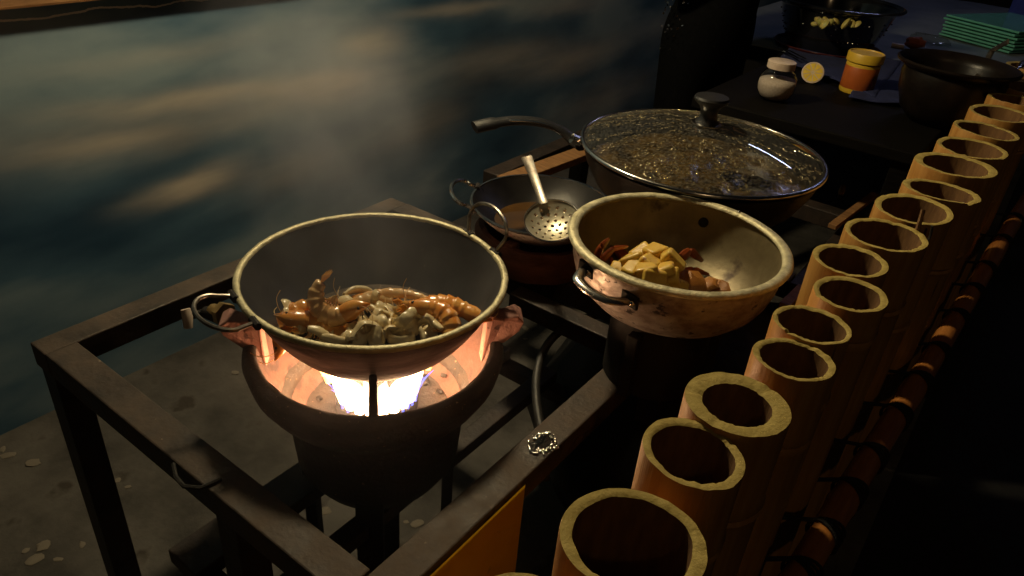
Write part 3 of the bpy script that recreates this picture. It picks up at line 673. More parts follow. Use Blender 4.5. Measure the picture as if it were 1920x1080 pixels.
MB().lathe(potprof(PR, PD, PZ-.003), 72, (PX, PY, 0)).build('shell', 'alu_burnt', pt, angle=80)
MB().lathe([(max(r-.004, .001), z+.003) for r, z in potprof(PR, PD-.003, PZ-.004)], 72, (PX, PY, 0)).build('lining', 'alu_inside', pt, angle=80)
MB().lathe([(PR*.965+.0085*cos(a_), PZ+.0055*sin(a_)) for a_ in arc(13, 0, 2*pi)], 96, (PX, PY, 0), wob=wob_rim(.0007, 9, 2)).build('rim', 'alu_rim', pt)
def pside(px, py, z, off=.0):
    p = at_z(px, py, z); v = Vector((p.x-PX, p.y-PY, 0)).normalized(); return Vector((PX, PY, z))+v*(PR*.945+off)
ha, hb2 = pside(1094, 505, PZ-.022), pside(1188, 556, PZ-.03)
oc = ((ha+hb2)/2-Vector((PX, PY, PZ-.025))).normalized(); tg = (hb2-ha).normalized()
pts_ = [ha-oc*.004, ha+oc*.006, ha+oc*.022+tg*.006, ha+oc*.034+tg*.016, (ha+hb2)/2+oc*.038, hb2+oc*.032-tg*.018, hb2+oc*.02-tg*.006, hb2+oc*.005, hb2-oc*.004]
hd = MB().tube(smooth_path(pts_, 4), .0085, 10, flat=(.5, 1), up=(0, 0, 1)).build('handle', 'steel', pt)
for q in (ha, hb2):
    MB().box(q+oc*.002, (.006, .03, .02), Matrix((oc, tg, Vector((0, 0, 1)))).transposed()).build('handle_plate', 'iron', hd, smooth=False, bevel=.002)
    MB().ball(q+oc*.007+tg*.008, .0045, 8, 6).build('rivet', 'steel', hd)
v = (at_z(1325, 404, PZ-.022)-Vector((PX, PY, PZ-.022))); v.z = 0; v.normalize()
q = Vector((PX, PY, PZ-.03))+v*(PR*.935)
MB().tube([q-v*.006, q+v*.004], [.0085, .0085], 14).build('rivet_hole', 'iron', pt)
q = at_z(1386, 397, PZ+.006); MB().ball((q.x, q.y, PZ+.005), .003, 8, 6).build('rim_rivet', 'steel', pt)
# contents
def pot_pt(px, py, dz):
    d = ray(px, py); zf = PZ-PD+.002+max(.02, dz*.95)
    t_ = (zf-CAM_H)/d.z; return CO+d*t_
rp_ = random.Random(5)
b = MB(); b.lathe([(.112, PZ-PD+.020), (.06, PZ-PD+.024), (.001, PZ-PD+.026)], 40, (PX, PY, 0), wob=lambda a, j: (0, .006*noise.noise(Vector((cos(a)*3, sin(a)*3, j)))))
tag(b.build('crab_sauce', 'oil'), 'dark sauce covering the bottom of the aluminium pot', 'sauce')
pot_m = []
for k in range(5):
    b = MB(); s_ = [.0175*rp_.uniform(.85, 1.25), .0155*rp_.uniform(.85, 1.2), .0135*rp_.uniform(.85, 1.2)]
    b.box((0, 0, 0), [2*x for x in s_]); b.v = [tuple(Vector((v_[0]*rp_.uniform(.62, 1.1), v_[1]*rp_.uniform(.62, 1.1), v_[2]*rp_.uniform(.7, 1.1)))) for v_ in b.v]; pot_m.append(b)
pot_me = [None]*5
for i, (x, y, dz) in enumerate([(1175, 500, .05), (1162, 515, .045), (1192, 492, .065), (1190, 510, .06), (1218, 497, .07), (1232, 478, .07), (1258, 487, .078), (1215, 512, .07), (1225, 525, .065), (1245, 510, .068),
                                (1208, 530, .05), (1190, 525, .045), (1238, 535, .05), (1250, 528, .055), (1222, 545, .04), (1205, 478, .055), (1262, 535, .045), (1175, 520, .035)]):
    k = i % 5
    if pot_me[k] is None: o = pot_m[k].build('potato_chunk', 'potato', angle=25); pot_me[k] = o.data
    else:
        o = bpy.data.objects.new('potato_chunk', pot_me[k]); COL.objects.link(o)
    bv = o.modifiers.new('bevel', 'BEVEL'); bv.width = .0045; bv.segments = 3; bv.limit_method = 'ANGLE'
    o.location = pot_pt(x, y, dz); o.rotation_euler = (rp_.uniform(-.7, .7), rp_.uniform(-.7, .7), rp_.uniform(0, 6.28)); o.scale = (rp_.uniform(1., 1.25),)*3
    tag(o, 'golden fried potato chunk heaped in the aluminium pot', 'potato', 'potato chunks in the pot')
def crab_leg(label, P, w, m='crab'):
    t = thing('crab_piece', label, 'crab', P[0]); k = len(P)
    for i in range(k-1):
        a_, b2 = P[i], P[i+1]; MB().tube([a_, a_+(b2-a_)*.12, a_+(b2-a_)*.55, a_+(b2-a_)*.95, b2], [w*.55, w*.95, w*1.05, w*.75, w*.5] if i < k-2 else [w*.6, w*.9, w*.7, w*.4, .0006], 8, flat=(1, .65)).build('segment', m, t)
        w *= .85
crab_leg('dark red crab leg leaning up the left wall of the pot', [pot_pt(1115, 490, .05), pot_pt(1128, 462, .09), pot_pt(1143, 447, .10)], .009)
crab_leg('thin bent crab leg lying right of the leaning one', [pot_pt(1120, 495, .045), pot_pt(1150, 466, .075), pot_pt(1178, 462, .07)], .007)
crab_leg('short red crab leg pointing up beside the left potatoes', [pot_pt(1152, 510, .04), pot_pt(1145, 482, .06)], .008)
crab_leg('dark crab leg arched behind the potatoes', [pot_pt(1275, 485, .055), pot_pt(1293, 470, .065), pot_pt(1318, 490, .04)], .010)
crab_leg('small crab leg in shadow right of the potatoes', [pot_pt(1280, 510, .035), pot_pt(1300, 505, .04), pot_pt(1330, 515, .025)], .007)
def crab_shell(label, p, s_, rot, m):
    b = MB(); b.ball((0, 0, 0), 1, 14, 8, (1, .7, .38)); b.v = [tuple(Vector((x, y, max(z, -.1)))*(1+.42*noise.noise(Vector((x, y, z))*2.1+p*9)+.2*noise.noise(Vector((x, y, z))*5+p*9))) for x, y, z in b.v]
    o = b.build('crab_piece', m, angle=28); o.location = p; o.rotation_euler = rot; o.scale = (s_*1.25,)*3
    tag(o, label, 'crab')
crab_shell('orange cracked crab shell at the front of the pot', pot_pt(1290, 530, .045), .026, (.5, .3, .4), 'crab_y')
crab_shell('brown crab body piece between shell and potatoes', pot_pt(1270, 545, .035), .022, (-.4, .2, 1.4), 'crab_y')
crab_shell('ridged orange crab piece at the right end of the heap', pot_pt(1318, 538, .035), .02, (.2, -.5, .2), 'crab_y')
crab_shell('flat pale crab shell edge against the right pot wall', pot_pt(1345, 545, .03), .021, (.9, .2, -.3), 'crab_y')
crab_shell('dark red crab claw half hidden behind the potatoes', pot_pt(1170, 480, .03), .02, (.2, .5, .8), 'crab')

# ================================================================== LIDDED PAN
LX, LY, LZ2, LR = -.505, 1.352, .96, .238
s4 = thing('pan_stove', 'black iron stove in shadow under the lidded pan', 'stove', (LX, LY, 0))
MB().lathe([(.05, .50), (.11, .52), (.13, .6), (.13, .70), (.115, .70), (.1, .62), (.04, .60), (.001, .60)], 48, (LX, LY, 0), cap0=True).build('stove_body', 'iron', s4)
for k in range(4):
    a = .4+k*pi/2
    MB().box((LX+.118*cos(a), LY+.118*sin(a), .755), (.035, .014, .175), Matrix.Rotation(a, 3, 'Z')).build('pot_lug', 'iron', s4, smooth=False, bevel=.002)
    MB().box((LX+.10*cos(a), LY+.10*sin(a), .26), (.02, .02, .51), Matrix.Rotation(a, 3, 'Z')).build('leg', 'iron', s4, smooth=False, bevel=.002)
pan = thing('frying_pan', 'deep black frying pan with long curved handle under the glass lid', 'pan', (LX, LY, .845))
pp = [(.001, .8455), (.135, .8455), (.165, .852), (.2, .885), (.222, .925), (LR-.006, LZ2-.006)]
MB().lathe(pp, 72, (LX, LY, 0)).build('shell', 'nonstick', pan, angle=80)
MB().lathe([(max(r-.004, .001), z+.004) for r, z in pp], 72, (LX, LY, 0)).build('lining', 'nonstick', pan, angle=80)
hp_ = [at_z(1094, 272, LZ2-.015), at_z(1075, 262, LZ2-.012), at_z(1052, 244, LZ2+.004), at_z(1015, 230, LZ2+.018), at_z(970, 226, LZ2+.024), at_z(925, 231, LZ2+.024), at_z(890, 239, LZ2+.02)]
hh = MB().tube(smooth_path(hp_, 5), [.022-.010*min(1, i/12) + (.003 if i > 24 else 0) for i in range(31)], 12, flat=(.55, 1), up=(0, 0, 1)).build('handle', 'black', pan)
MB().tube([at_z(1072, 259, LZ2+.004), at_z(1088, 266, LZ2-.004)], [.010, .010], 8).build('handle_ferrule', 'steel', hh)
MB().tube(smooth_path([at_z(955, 226, LZ2+.0335), at_z(985, 226.5, LZ2+.0335), at_z(1015, 231, LZ2+.0275), at_z(1035, 238, LZ2+.019)], 5), .0035, 6, flat=(.4, 1.6), up=(0, 0, 1)).build('handle_inlay', 'steel', hh)
b = MB(); n = 40; m_ = 14; vs = []; fs = []
for j in range(m_+1):
    for i in range(n):
        a = 2*pi*i/n; r = .2165*j/m_
        x, y = LX+r*cos(a), LY+r*sin(a); vs.append((x, y, .918+.012*noise.noise(Vector((x*26, y*26, 0)))+.008*noise.noise(Vector((x*60, y*60, 3)))))
for j in range(m_):
    for i in range(n): i2 = (i+1) % n; fs.append((j*n+i, j*n+i2, (j+1)*n+i2, (j+1)*n+i))
b.add(vs, fs); tag(b.build('stew', 'stew'), 'golden simmering stew seen through the steamed glass lid', 'stew')
lid_ = thing('glass_lid', 'steamed-up domed glass lid with black knob on the big pan', 'lid', (LX, LY, LZ2))
DH = .05
def dome(r): return LZ2+.004+DH*(1-(r/LR)**2)
MB().lathe([(max(.001, LR*.975*i/16), dome(LR*.975*i/16)) for i in range(17)], 96, (LX, LY, 0)).build('glass_dome', 'glass', lid_, angle=80)
MB().lathe([(LR*.985+.005*cos(a_), LZ2+.004+.0045*sin(a_)) for a_ in arc(11, 0, 2*pi)], 96, (LX, LY, 0)).build('metal_rim', 'steel', lid_)
kz = dome(0)
kb = MB().lathe([(.001, kz+.001), (.024, kz+.001), (.022, kz+.006), (.017, kz+.012), (.0165, kz+.026), (.021, kz+.036), (.032, kz+.045), (.0335, kz+.05), (.031, kz+.054), (.001, kz+.056)], 36, (LX, LY, 0)).build('knob', 'black', lid_)
MB().lathe([(.024, kz+.0), (.029, kz+.0005), (.029, kz+.003), (.023, kz+.0035)], 32, (LX, LY, 0)).build('knob_ring', 'steel', kb)
b = MB(); dr = random.Random(3)
for k in range(4300):
    a = dr.uniform(0, 2*pi); r = LR*.95*sqrt(dr.uniform(.02, 1)); x, y = LX+r*cos(a), LY+r*sin(a)
    sc = dr.choice((.0008, .001, .0012, .0016, .0022))*(.75+.5*dr.random())
    if noise.noise(Vector((a*9, r*8, 0)))+.5*noise.noise(Vector((x*14, y*14, 3))) < -.06: continue
    # running drops stretch downhill
    z = dome(r)-.0004
    el = 1+1.3*dr.random()**3
    o_ = len(b.v); u = Vector((cos(a), sin(a), -2*DH*r/LR**2)).normalized(); w_ = Vector((-sin(a), cos(a), 0)); nn_ = u.cross(w_)
    if nn_.z > 0: nn_ = -nn_
    c_ = Vector((x, y, z)); vs = []
    for ring, (rr, zz) in enumerate(((1, 0), (.7, .55))):
        for q_ in range(6): an = pi/3*q_; vs.append(c_+u*(rr*sc*el*cos(an))+w_*(rr*sc*sin(an))+nn_*(zz*sc))
    vs.append(c_+nn_*sc*.8)
    b.add(vs, [(q_, (q_+1) % 6, 6+(q_+1) % 6, 6+q_) for q_ in range(6)]+[(6+q_, 6+(q_+1) % 6, 12) for q_ in range(6)])
tag(b.build('condensation', 'drop', lid_), kind='stuff')

b = MB(); b.ball((0, 0, 0), 1, 28, 18); vs = []
for x, y, z in b.v:
    q = Vector((x, y, z)); k = 1+.10*noise.noise(q*2.2)+.05*noise.noise(q*6); w_ = 1.12-.34*max(0, z)
    vs.append((x*.33*k*w_, y*.36*k*w_, max(-.30, z*.33*k)))
b.v = vs; o = b.build('dark_filler_mass', 'filler'); o.location = (-.42, 1.42, .31); tag(o, 'black sack mass added on the floor for the dark area below the pot', 'filler')  # added dark mass that fills the unreadable black area under the pot
# small shiny gas tap in the dark right of the pan
gv = thing('gas_tap', 'small shiny gas tap in the dark right of the lidded pan', 'gas valve', at_z(1578, 358, .68))
g0 = at_z(1576, 366, .69); g1 = at_z(1581, 350, .70)
MB().tube([g0, g0*.5+g1*.5, g1], [.006, .009, .007], 10).build('tap_body', 'brass', gv)
MB().tube([g0, g0+Vector((0, .0, -.005)), g0+Vector((0, .0, -.012))], .006, 8).build('pipe', 'nonstick', gv)
for (x0, y0, x1, y1, z_, lb) in [(1560, 425, 1640, 365, .70, 'dim brown wood strip lying between pan and bamboo'), (1470, 575, 1505, 540, .74, 'thin brown stick poking out behind the aluminium pot')]:
    a_, b2 = at_z(x0, y0, z_), at_z(x1, y1, z_); o = MB().box((0, 0, 0), ((b2-a_).length, .02, .012)).build('wood_strip', 'wood_brown', smooth=False, bevel=.001)
    o.location = (a_+b2)/2; o.rotation_euler = (0, 0, math.atan2(b2.y-a_.y, b2.x-a_.x)); tag(o, lb, 'wood')

# ================================================================== BAMBOO FENCE
fence = thing('bamboo_fence', 'row of sawn upright bamboo posts lashed to a bamboo rail', 'fence', (-.1, 1.2, 0))
posts = [(968, 1165, 230), (1186, 1010, 275), (1300, 847, 199), (1382, 755, 196), (1488, 672, 150), (1522, 607, 147), (1594, 550, 134), (1594, 487, 137), (1661, 439, 148), (1713, 391, 137), (1765, 357, 135),
         (1791, 309, 140), (1823, 277, 122), (1849, 244, 115), (1875, 212, 105), (1905, 187, 95), (1912, 161, 90), (1922, 142, 85), (1932, 124, 80)]
bw = random.Random(12)
cuts = {3: (.40, .05), 9: (.22, .3), 10: (.2, .25)}
post_xy = []
for i, (x, y, w) in enumerate(posts):
    z = 1.02+bw.uniform(-.004, .004)
    p = at_z(x, y, z); r = w*depth_of(p)/FPX/2*.985
    post_xy.append((p.x, p.y, r))
    wall_t = r*(.33 if i == 3 else bw.uniform(.13, .19)); ri = r-wall_t
    tx, ty = bw.uniform(-.06, .06), bw.uniform(-.06, .06)           # uneven saw cut
    n = 72; b = MB(); seed = i*3.7; nks = [(bw.uniform(0, 6.28), bw.uniform(.0006, .0026), bw.uniform(.05, .09)) for q in range(bw.choice((1, 2, 2, 3)))]
    node = bw.uniform(.06, .22) if i not in (6,) else .045
    zs = [0, .02, .25, .45, z-node-.16 if z-node-.16 > .5 else .6, z-node-.012, z-node-.004, z-node, z-node+.005, z-node+.014, z-.02, z-.002, z]
    prof = []
    for zz in zs:
        k = 1.0
        if abs(zz-(z-node)) < .001: k = .985
        elif abs(zz-(z-node)) < .006: k = 1.045
        if zz > z-.001: k *= .992
        prof.append((r*k, zz))
    def wobf(a, j, rr=r, L_=len(prof), oval=bw.uniform(-.04, .04), ph=bw.uniform(0, 6)):
        dr_ = rr*(oval*cos(2*(a-ph))+.018*noise.noise(Vector((cos(a)*1.5, sin(a)*1.5, seed))))
        dz_ = (tx*cos(a)+ty*sin(a))*rr+.0014*noise.noise(Vector((cos(a)*5, sin(a)*5, seed)))-sum(d_*exp(-((((a-a0+pi) % (2*pi))-pi)/w0)**2) for a0, d_, w0 in nks) if j >= L_-3 else 0
        return dr_, dz_
    b.lathe(prof, n, (p.x, p.y, 0), wob=wobf)
    # cut end
    b.cur = 1; ring = []
    inner_r = lambda a: ri*(1+.035*noise.noise(Vector((cos(a)*2, sin(a)*2, seed+9))))+(-.1*wall_t*max(0, cos(a-2.2)))
    vs = []; K = 3
    for k in range(K+1):
        u = k/K
        for q in range(n):
            a = 2*pi*q/n; dr_, dz_ = wobf(a, 99); ro = r*.992+dr_; rr_ = ro+(inner_r(a)-ro)*u
            vs.append((p.x+rr_*cos(a), p.y+rr_*sin(a), z+dz_*rr_/ro+(.0012*noise.noise(Vector((rr_*cos(a)*300, rr_*sin(a)*300, seed))) if 0 < k else 0)-(0.0015 if k == K else 0)))
    b.add(vs, [(k*n+q, k*n+(q+1) % n, (k+1)*n+(q+1) % n, (k+1)*n+q) for k in range(K) for q in range(n)])
    # hollow inside and the diaphragm at the next node
    b.cur = 2; dep = max(.13, node+.02)
    vs = []; 
    for k, dz in enumerate((0, .01, dep*.6, dep)):
        for q in range(n):
            a = 2*pi*q/n; dr_, dz_ = wobf(a, 99); rr_ = inner_r(a)*(1 if k < 3 else .93)
            vs.append((p.x+rr_*cos(a), p.y+rr_*sin(a), z+dz_*.8*(1-k/3)-.0015-dz))
    vs.append((p.x, p.y, z-dep-.004))
    b.add(vs, [(k*n+q, k*n+(q+1) % n, (k+1)*n+(q+1) % n, (k+1)*n+q) for k in range(3) for q in range(n)]+[(3*n+q, 3*n+(q+1) % n, 4*n) for q in range(n)])
    b.build('bamboo_post', ['bamboo', 'bamboo_cut', 'bamboo_in'], fence, angle=50)
# lashed horizontal rail on the outside
rl = [at_z(1440, 1175, .72), at_z(1524, 1035, .72), at_z(1615, 884, .72), at_z(1741, 683, .72), at_z(1876, 457, .72), at_z(1990, 270, .72)]
rp2 = smooth_path(rl, 8); rr = []
for i, q in enumerate(rp2): rr.append(.0185+(.0022 if i % 9 == 4 else 0))
bar = MB().tube(rp2, rr, 14).build('bamboo_rail', 'bamboo_rail', fence)
for i, (x, y, r) in enumerate(post_xy[1:16]):
    yy = y+ .03; best = min(rp2, key=lambda q: abs(q.y-yy)); j = rp2.index(best); d = (rp2[min(j+1, len(rp2)-1)]-rp2[max(j-1, 0)]).normalized()
    xx = best.x
    c = Vector((xx, yy, .72)); u = Vector((0, 0, 1)); w_ = d.cross(u).normalized()
    b = MB()
    for k in range(4):
        cc = c+d*(.004*(k-1.5)); tw = (k-1.5)*.006
        reach = max(.02, xx-(x+r))
        pts_ = [cc+u*(.0215*sin(a))+w_*(.0215*cos(a))+d*tw*cos(a) for a in arc(18, 0, 2*pi*17/18)]
        b.tube(pts_, .002, 6, closed=True)
    b.build('lashing', 'twine', bar)
    MB().tube([c+Vector((-.018, 0, .012)), (Vector((x+r*.8, y, .735)))], .003, 6).build('tie', 'twine', bar)
# snapped twig and wire tied to the fence
tw = thing('broken_twig', 'thin snapped twig with wire tied to the bamboo posts', 'twig', at_depth(1692, 528, 1.075))
T = lambda x, y, d: at_depth(x, y, d)
MB().tube(smooth_path([T(1731, 393, 1.055), T(1722, 425, 1.060), T(1714, 450, 1.065)], 3), [.0032, .0032, .0033, .0036, .0036, .004, .0045], 7).build('twig', 'wood_brown', tw)
MB().tube(smooth_path([T(1713, 452, 1.065), T(1706, 480, 1.070), T(1695, 512, 1.075)], 3), [.0035]*5+[.0045, .005], 7).build('twig_base', 'bamboo_in', tw)
MB().tube(smooth_path([T(1748, 424, 1.065), T(1743, 445, 1.070), T(1722, 490, 1.075), T(1705, 520, 1.080), T(1688, 540, 1.085)], 4), .0018, 6).build('wire', 'wire', tw)
MB().tube(smooth_path([T(1668, 512, 1.075), T(1672, 530, 1.075), T(1680, 545, 1.080), T(1684, 525, 1.075)], 4), .002, 6).build('wire_twist', 'wire', tw)

# ================================================================== BACK TABLES AND WHAT STANDS ON THEM
TZ = .90
tb = thing('table', 'low black table behind the lidded pan carrying jar and lemon', 'table', (-.5, 2.3, 0))
MB().box((-.475, 2.27, TZ-.015), (.58, .74, .03)).build('table_top', 'darktop', tb, smooth=False, bevel=.004)
for (x, y) in ((-.73, 1.94), (-.22, 1.94), (-.73, 2.6), (-.22, 2.6)): MB().box((x, y, (TZ-.03)/2), (.045, .045, TZ-.03)).build('leg', 'darktop', tb, smooth=False, bevel=.003)
t2 = thing('covered_table', 'rear table under a grey oilcloth at the top right', 'table', (-.55, 3.6, 0))
MB().box((-.62, 3.74, TZ-.02), (1.12, 2.16, .04)).build('table_top', 'darktop', t2, smooth=False, bevel=.004)
b = MB(); nx, ny = 28, 48; vs = []
for j in range(ny+1):
    for i in range(nx+1):
        x = -1.21+1.18*i/nx; y = 2.64+2.2*j/ny; ex = max(0, abs(x+.62)-.56)+max(0, 2.66-y); z = TZ+.004+.003*noise.noise(Vector((x*5, y*5, 0)))
        if ex > 0: z -= .1+.1*ex/.03*.5
        vs.append((x, y, z))
b.add(vs, [(j*(nx+1)+i, j*(nx+1)+i+1, (j+1)*(nx+1)+i+1, (j+1)*(nx+1)+i) for j in range(ny) for i in range(nx)]); b.build('oilcloth', 'cloth', t2)
for (x, y) in ((-1.1, 2.75), (-.14, 2.75), (-1.1, 4.7), (-.14, 4.7)): MB().box((x, y, (TZ-.04)/2), (.05, .05, TZ-.04)).build('leg', 'darktop', t2, smooth=False, bevel=.003)

def base_at(px, py): return at_z(px, py, TZ+.0)
def width_r(px, p): return px*depth_of(p)/FPX/2
# salt jar
p = base_at(1449, 186); r = width_r(70, p); jr = thing('salt_jar', 'round-bellied glass jar half full of white salt', 'jar', p)
z0 = TZ+.001
jprof = [(.001, 0), (.55, 0), (.78, .14), (.95, .45), (1., .8), (.95, 1.15), (.78, 1.42), (.62, 1.55), (.64, 1.62), (.66, 1.7), (.66, 1.95)]
MB().lathe([(a_*r, z0+b_*r) for a_, b_ in jprof], 40, (p.x, p.y, 0)).build('glass', 'jar', jr, angle=80)
MB().lathe([(.001, z0+.03*r), (.5*r, z0+.03*r), (.74*r, z0+.16*r), (.91*r, z0+.46*r), (.955*r, z0+.8*r), (.93*r, z0+1.02*r), (.5*r, z0+1.1*r), (.001, z0+1.16*r)], 36, (p.x, p.y, 0), wob=lambda a, j: (0, .05*r*sin(a+.6) if j >= 5 else 0)).build('salt', 'salt', jr, angle=80)
MB().lathe([(.68*r, z0+1.62*r), (.72*r, z0+1.64*r), (.72*r, z0+1.98*r), (.66*r, z0+2.02*r), (.001, z0+2.02*r)], 36, (p.x, p.y, 0)).build('lid', 'whiteplastic', jr)
# spice tub
p = base_at(1603, 172); r = width_r(70, p)*.95; sp = thing('spice_tub', 'orange plastic spice tub with yellow screw lid', 'tub', p)
MB().lathe([(.001, TZ+.001), (r*.86, TZ+.001), (r*.9, TZ+.006), (r*.9, TZ+r*.28)], 40, (p.x, p.y, 0)).build('tub_base', 'yellowlid', sp)
MB().lathe([(r*.9, TZ+r*.28), (r*.905, TZ+r*.29), (r*.905, TZ+r*1.45), (r*.9, TZ+r*1.46)], 40, (p.x, p.y, 0)).build('label', 'orange', sp)
MB().lathe([(r*.9, TZ+r*1.46), (r*.9, TZ+r*1.6), (r*.82, TZ+r*1.68), (r*.82, TZ+r*1.7)], 40, (p.x, p.y, 0)).build('shoulder', 'yellowlid', sp)
MB().lathe([(r*.9, TZ+r*1.68), (r*.97, TZ+r*1.7), (r*.97, TZ+r*2.12), (r*.93, TZ+r*2.18), (r*.86, TZ+r*2.18), (r*.84, TZ+r*2.13), (.001, TZ+r*2.12)], 40, (p.x, p.y, 0)).build('screw_lid', 'yellowlid', sp)
# lemon half facing the viewer
p = at_z(1524, 136, TZ+.03); r = width_r(40, p); lm = thing('lemon_half', 'cut yellow lemon half lying on the black table', 'lemon', p)
nrm = ((CO-p).normalized()+Vector((0, 0, .35))).normalized(); rot = nrm.to_track_quat('Z', 'Y').to_matrix()
def place(b, c=p, ro=rot): b.v = [tuple(ro@Vector(v_)+c) for v_ in b.v]; return b
place(MB().lathe([(r, 0), (r*.97, -r*.25), (r*.8, -r*.6), (r*.45, -r*.88), (.001, -r*.98)], 30)).build('rind', 'rind', lm)
place(MB().lathe([(r, 0), (r*.96, r*.03), (r*.9, r*.03), (r*.89, .0), (.001, 0)], 30)).build('pith', 'whiteplastic', lm)
for k in range(9):
    a0 = 2*pi*k/9; vs = [Vector((r*.1*cos(a0+.35), r*.1*sin(a0+.35), r*.03))]+[Vector((r*.86*cos(a0+.05+.6*q/5), r*.86*sin(a0+.05+.6*q/5), r*.035)) for q in range(6)]
    place(MB().add(vs, [(0, 1, 2, 3, 4, 5, 6)])).build('lemon_segment', 'lemon', lm, smooth=False)
# spoon beside the lemon
sn = thing('spoon', 'thin steel spoon lying between lemon and spice tub', 'spoon', base_at(1560, 152))
MB().tube([base_at(1545, 143)+Vector((0, 0, .012)), base_at(1575, 158)+Vector((0, 0, .006)), base_at(1600, 170)+Vector((0, 0, .005))], [.003, .0025, .003], 6).build('handle', 'wire', sn)
q = base_at(1540, 141)+Vector((0, 0, .008)); b = MB(); b.ball(q, .016, 12, 8, (1.4, .9, .3)); b.build('bowl', 'wire', sn)
# colander with food on a dark red tray
p = at_z(1550, 88, TZ+.012); r0 = width_r(190, p)
ry = thing('red_tray', 'dark red round tray under the black colander', 'tray', p)
MB().lathe([(.001, TZ+.006), (r0*.95, TZ+.006), (r0*1.02, TZ+.02), (r0*1.0, TZ+.022), (r0*.94, TZ+.011), (.001, TZ+.01)], 56, (p.x, p.y, 0)).build('tray_plate', 'redtray', ry)
cl = thing('colander', 'big shiny black colander holding chopped vegetables', 'colander', (p.x, p.y, TZ+.012))
q = at_z(1580, 30, TZ+.16); rr_ = width_r(252, q); cx, cy, cz = p.x, p.y, TZ+.012
hgt = .15
cp = [(.001, cz), (rr_*.62, cz), (rr_*.68, cz+.008), (rr_*.80, cz+hgt*.5), (rr_*.9, cz+hgt*.9), (rr_*.94, cz+hgt)]
o = MB().lathe(cp, 64, (cx, cy, 0)).build('bowl', 'blackrim', cl, angle=70)
sm = o.modifiers.new('thick', 'SOLIDIFY'); sm.thickness = .004
MB().lathe([(rr_*.97+.012*cos(a_), cz+hgt+.006*sin(a_)) for a_ in arc(11, 0, 2*pi)], 72, (cx, cy, 0)).build('rim', 'blackrim', cl)
vr0 = random.Random(31); b = MB()
for j in range(4):
    for i in range(60):
        if vr0.random() < .72: continue
        a = 2*pi*i/60+j*.05; u = .3+.15*j; rad_ = rr_*(.68+.24*u)+.002; b.ball((cx+rad_*cos(a), cy+rad_*sin(a), cz+.008+hgt*(.9*u)), .0032, 6, 4, (1, 1, .8))
tag(b.build('drain_studs', 'steel', cl), kind='stuff')
vr = random.Random(2)
for k in range(24):
    b = MB(); b.ball((0, 0, 0), vr.uniform(.012, .021), 9, 6, (1, .8, .5)); b.v = [tuple(Vector(v_)*(1+.3*noise.noise(Vector(v_)*40+Vector((k, 0, 0))))) for v_ in b.v]
    o = b.build('vegetable_chunk', 'veg'); v_ = at_z(1566+vr.uniform(-42, 42), 38+vr.uniform(-7, 8), cz+.118); o.location = v_; o.rotation_euler = (vr.random(), vr.random(), vr.random()*6)
    tag(o, 'yellow-green vegetable chunk heaped in the black colander', 'vegetable', 'vegetables in the colander')
MB().lathe([(.001, cz+.07), (rr_*.74, cz+.07)], 40, (cx, cy, 0)).build('vegetable_bed', 'darktop'); tag(bpy.data.objects['vegetable_bed'], 'dark heap of leaves under the chopped vegetables in the colander', 'vegetable')
# navy cloth
b = MB(); c0 = [at_z(*q, TZ+.008) for q in ((1480, 92), (1690, 118), (1640, 185), (1462, 112))]; n = 20; vs = []
c1 = [at_z(*q, TZ+.006) for q in ((1640, 108), (1700, 125), (1690, 200), (1590, 185))]
for nm, cc, lb in (('navy_cloth', c0, 'navy blue cloth lying under the colander'), ('navy_cloth', c1, 'navy blue cloth draped behind the spice tub')):
    b = MB(); vs = []
    for j in range(n+1):
        for i in range(n+1):
            u, v_ = i/n, j/n; q = (cc[0]*(1-u)+cc[1]*u)*(1-v_)+(cc[3]*(1-u)+cc[2]*u)*v_; vs.append((q.x, q.y, q.z+.005+.006*noise.noise(Vector((q.x*14, q.y*14, 1)))))
    b.add(vs, [(j*(n+1)+i, j*(n+1)+i+1, (j+1)*(n+1)+i+1, (j+1)*(n+1)+i) for j in range(n) for i in range(n)])
    o = b.build(nm, 'navy'); sm = o.modifiers.new('thick', 'SOLIDIFY'); sm.thickness = .003; tag(o, lb, 'cloth')
# steel tongs lying by the person
tg_ = thing('tongs', 'slim steel tongs lying in front of the red tray', 'tongs', base_at(1470, 115))
a_, b2 = base_at(1447, 103)+Vector((0, 0, .03)), base_at(1500, 128)+Vector((0, 0, .03))
for s_ in (-1, 1): MB().tube([a_, a_*.5+b2*.5+Vector((.006*s_, .006*s_, .004)), b2+Vector((.008*s_, .008*s_, 0))], .004, 6, flat=(.4, 1)).build('arm', 'steel', tg_)
# clay pot
q = at_z(1797, 122, TZ+.15); r = width_r(214, q); cpz = TZ
ct = thing('clay_pot', 'wide dark glazed clay pot next to the far bamboo posts', 'pot', (q.x, q.y, cpz))
MB().lathe([(.001, cpz+.002), (r*.5, cpz+.002), (r*.7, cpz+.03), (r*.83, cpz+.08), (r*.86, cpz+.12), (r*.84, cpz+.135), (r*.99, cpz+.148), (r, cpz+.153), (r*.97, cpz+.157), (r*.86, cpz+.145), (r*.8, cpz+.13), (r*.8, cpz+.08), (r*.66, cpz+.035), (.001, cpz+.012)], 64, (q.x, q.y, 0)).build('pot_wall', 'claypot', ct, angle=50)
ld = thing('ladle', 'steel ladle whose handle sticks out of the clay pot', 'ladle', (q.x, q.y, cpz+.05))
MB().tube([(q.x+r*.3, q.y, cpz+.03), at_z(1860, 95, cpz+.17), at_z(1890, 78, cpz+.22)], [.012, .007, .007], 8, flat=(.4, 1)).build('handle', 'wire', ld); MB().ball((q.x+r*.3, q.y, cpz+.04), .035, 14, 8, (1, 1, .55)).build('scoop', 'wire', ld)
sn = thing('spoon', 'bright steel spoon lying beside the clay pot rim', 'spoon', at_z(1900, 130, TZ+.14))
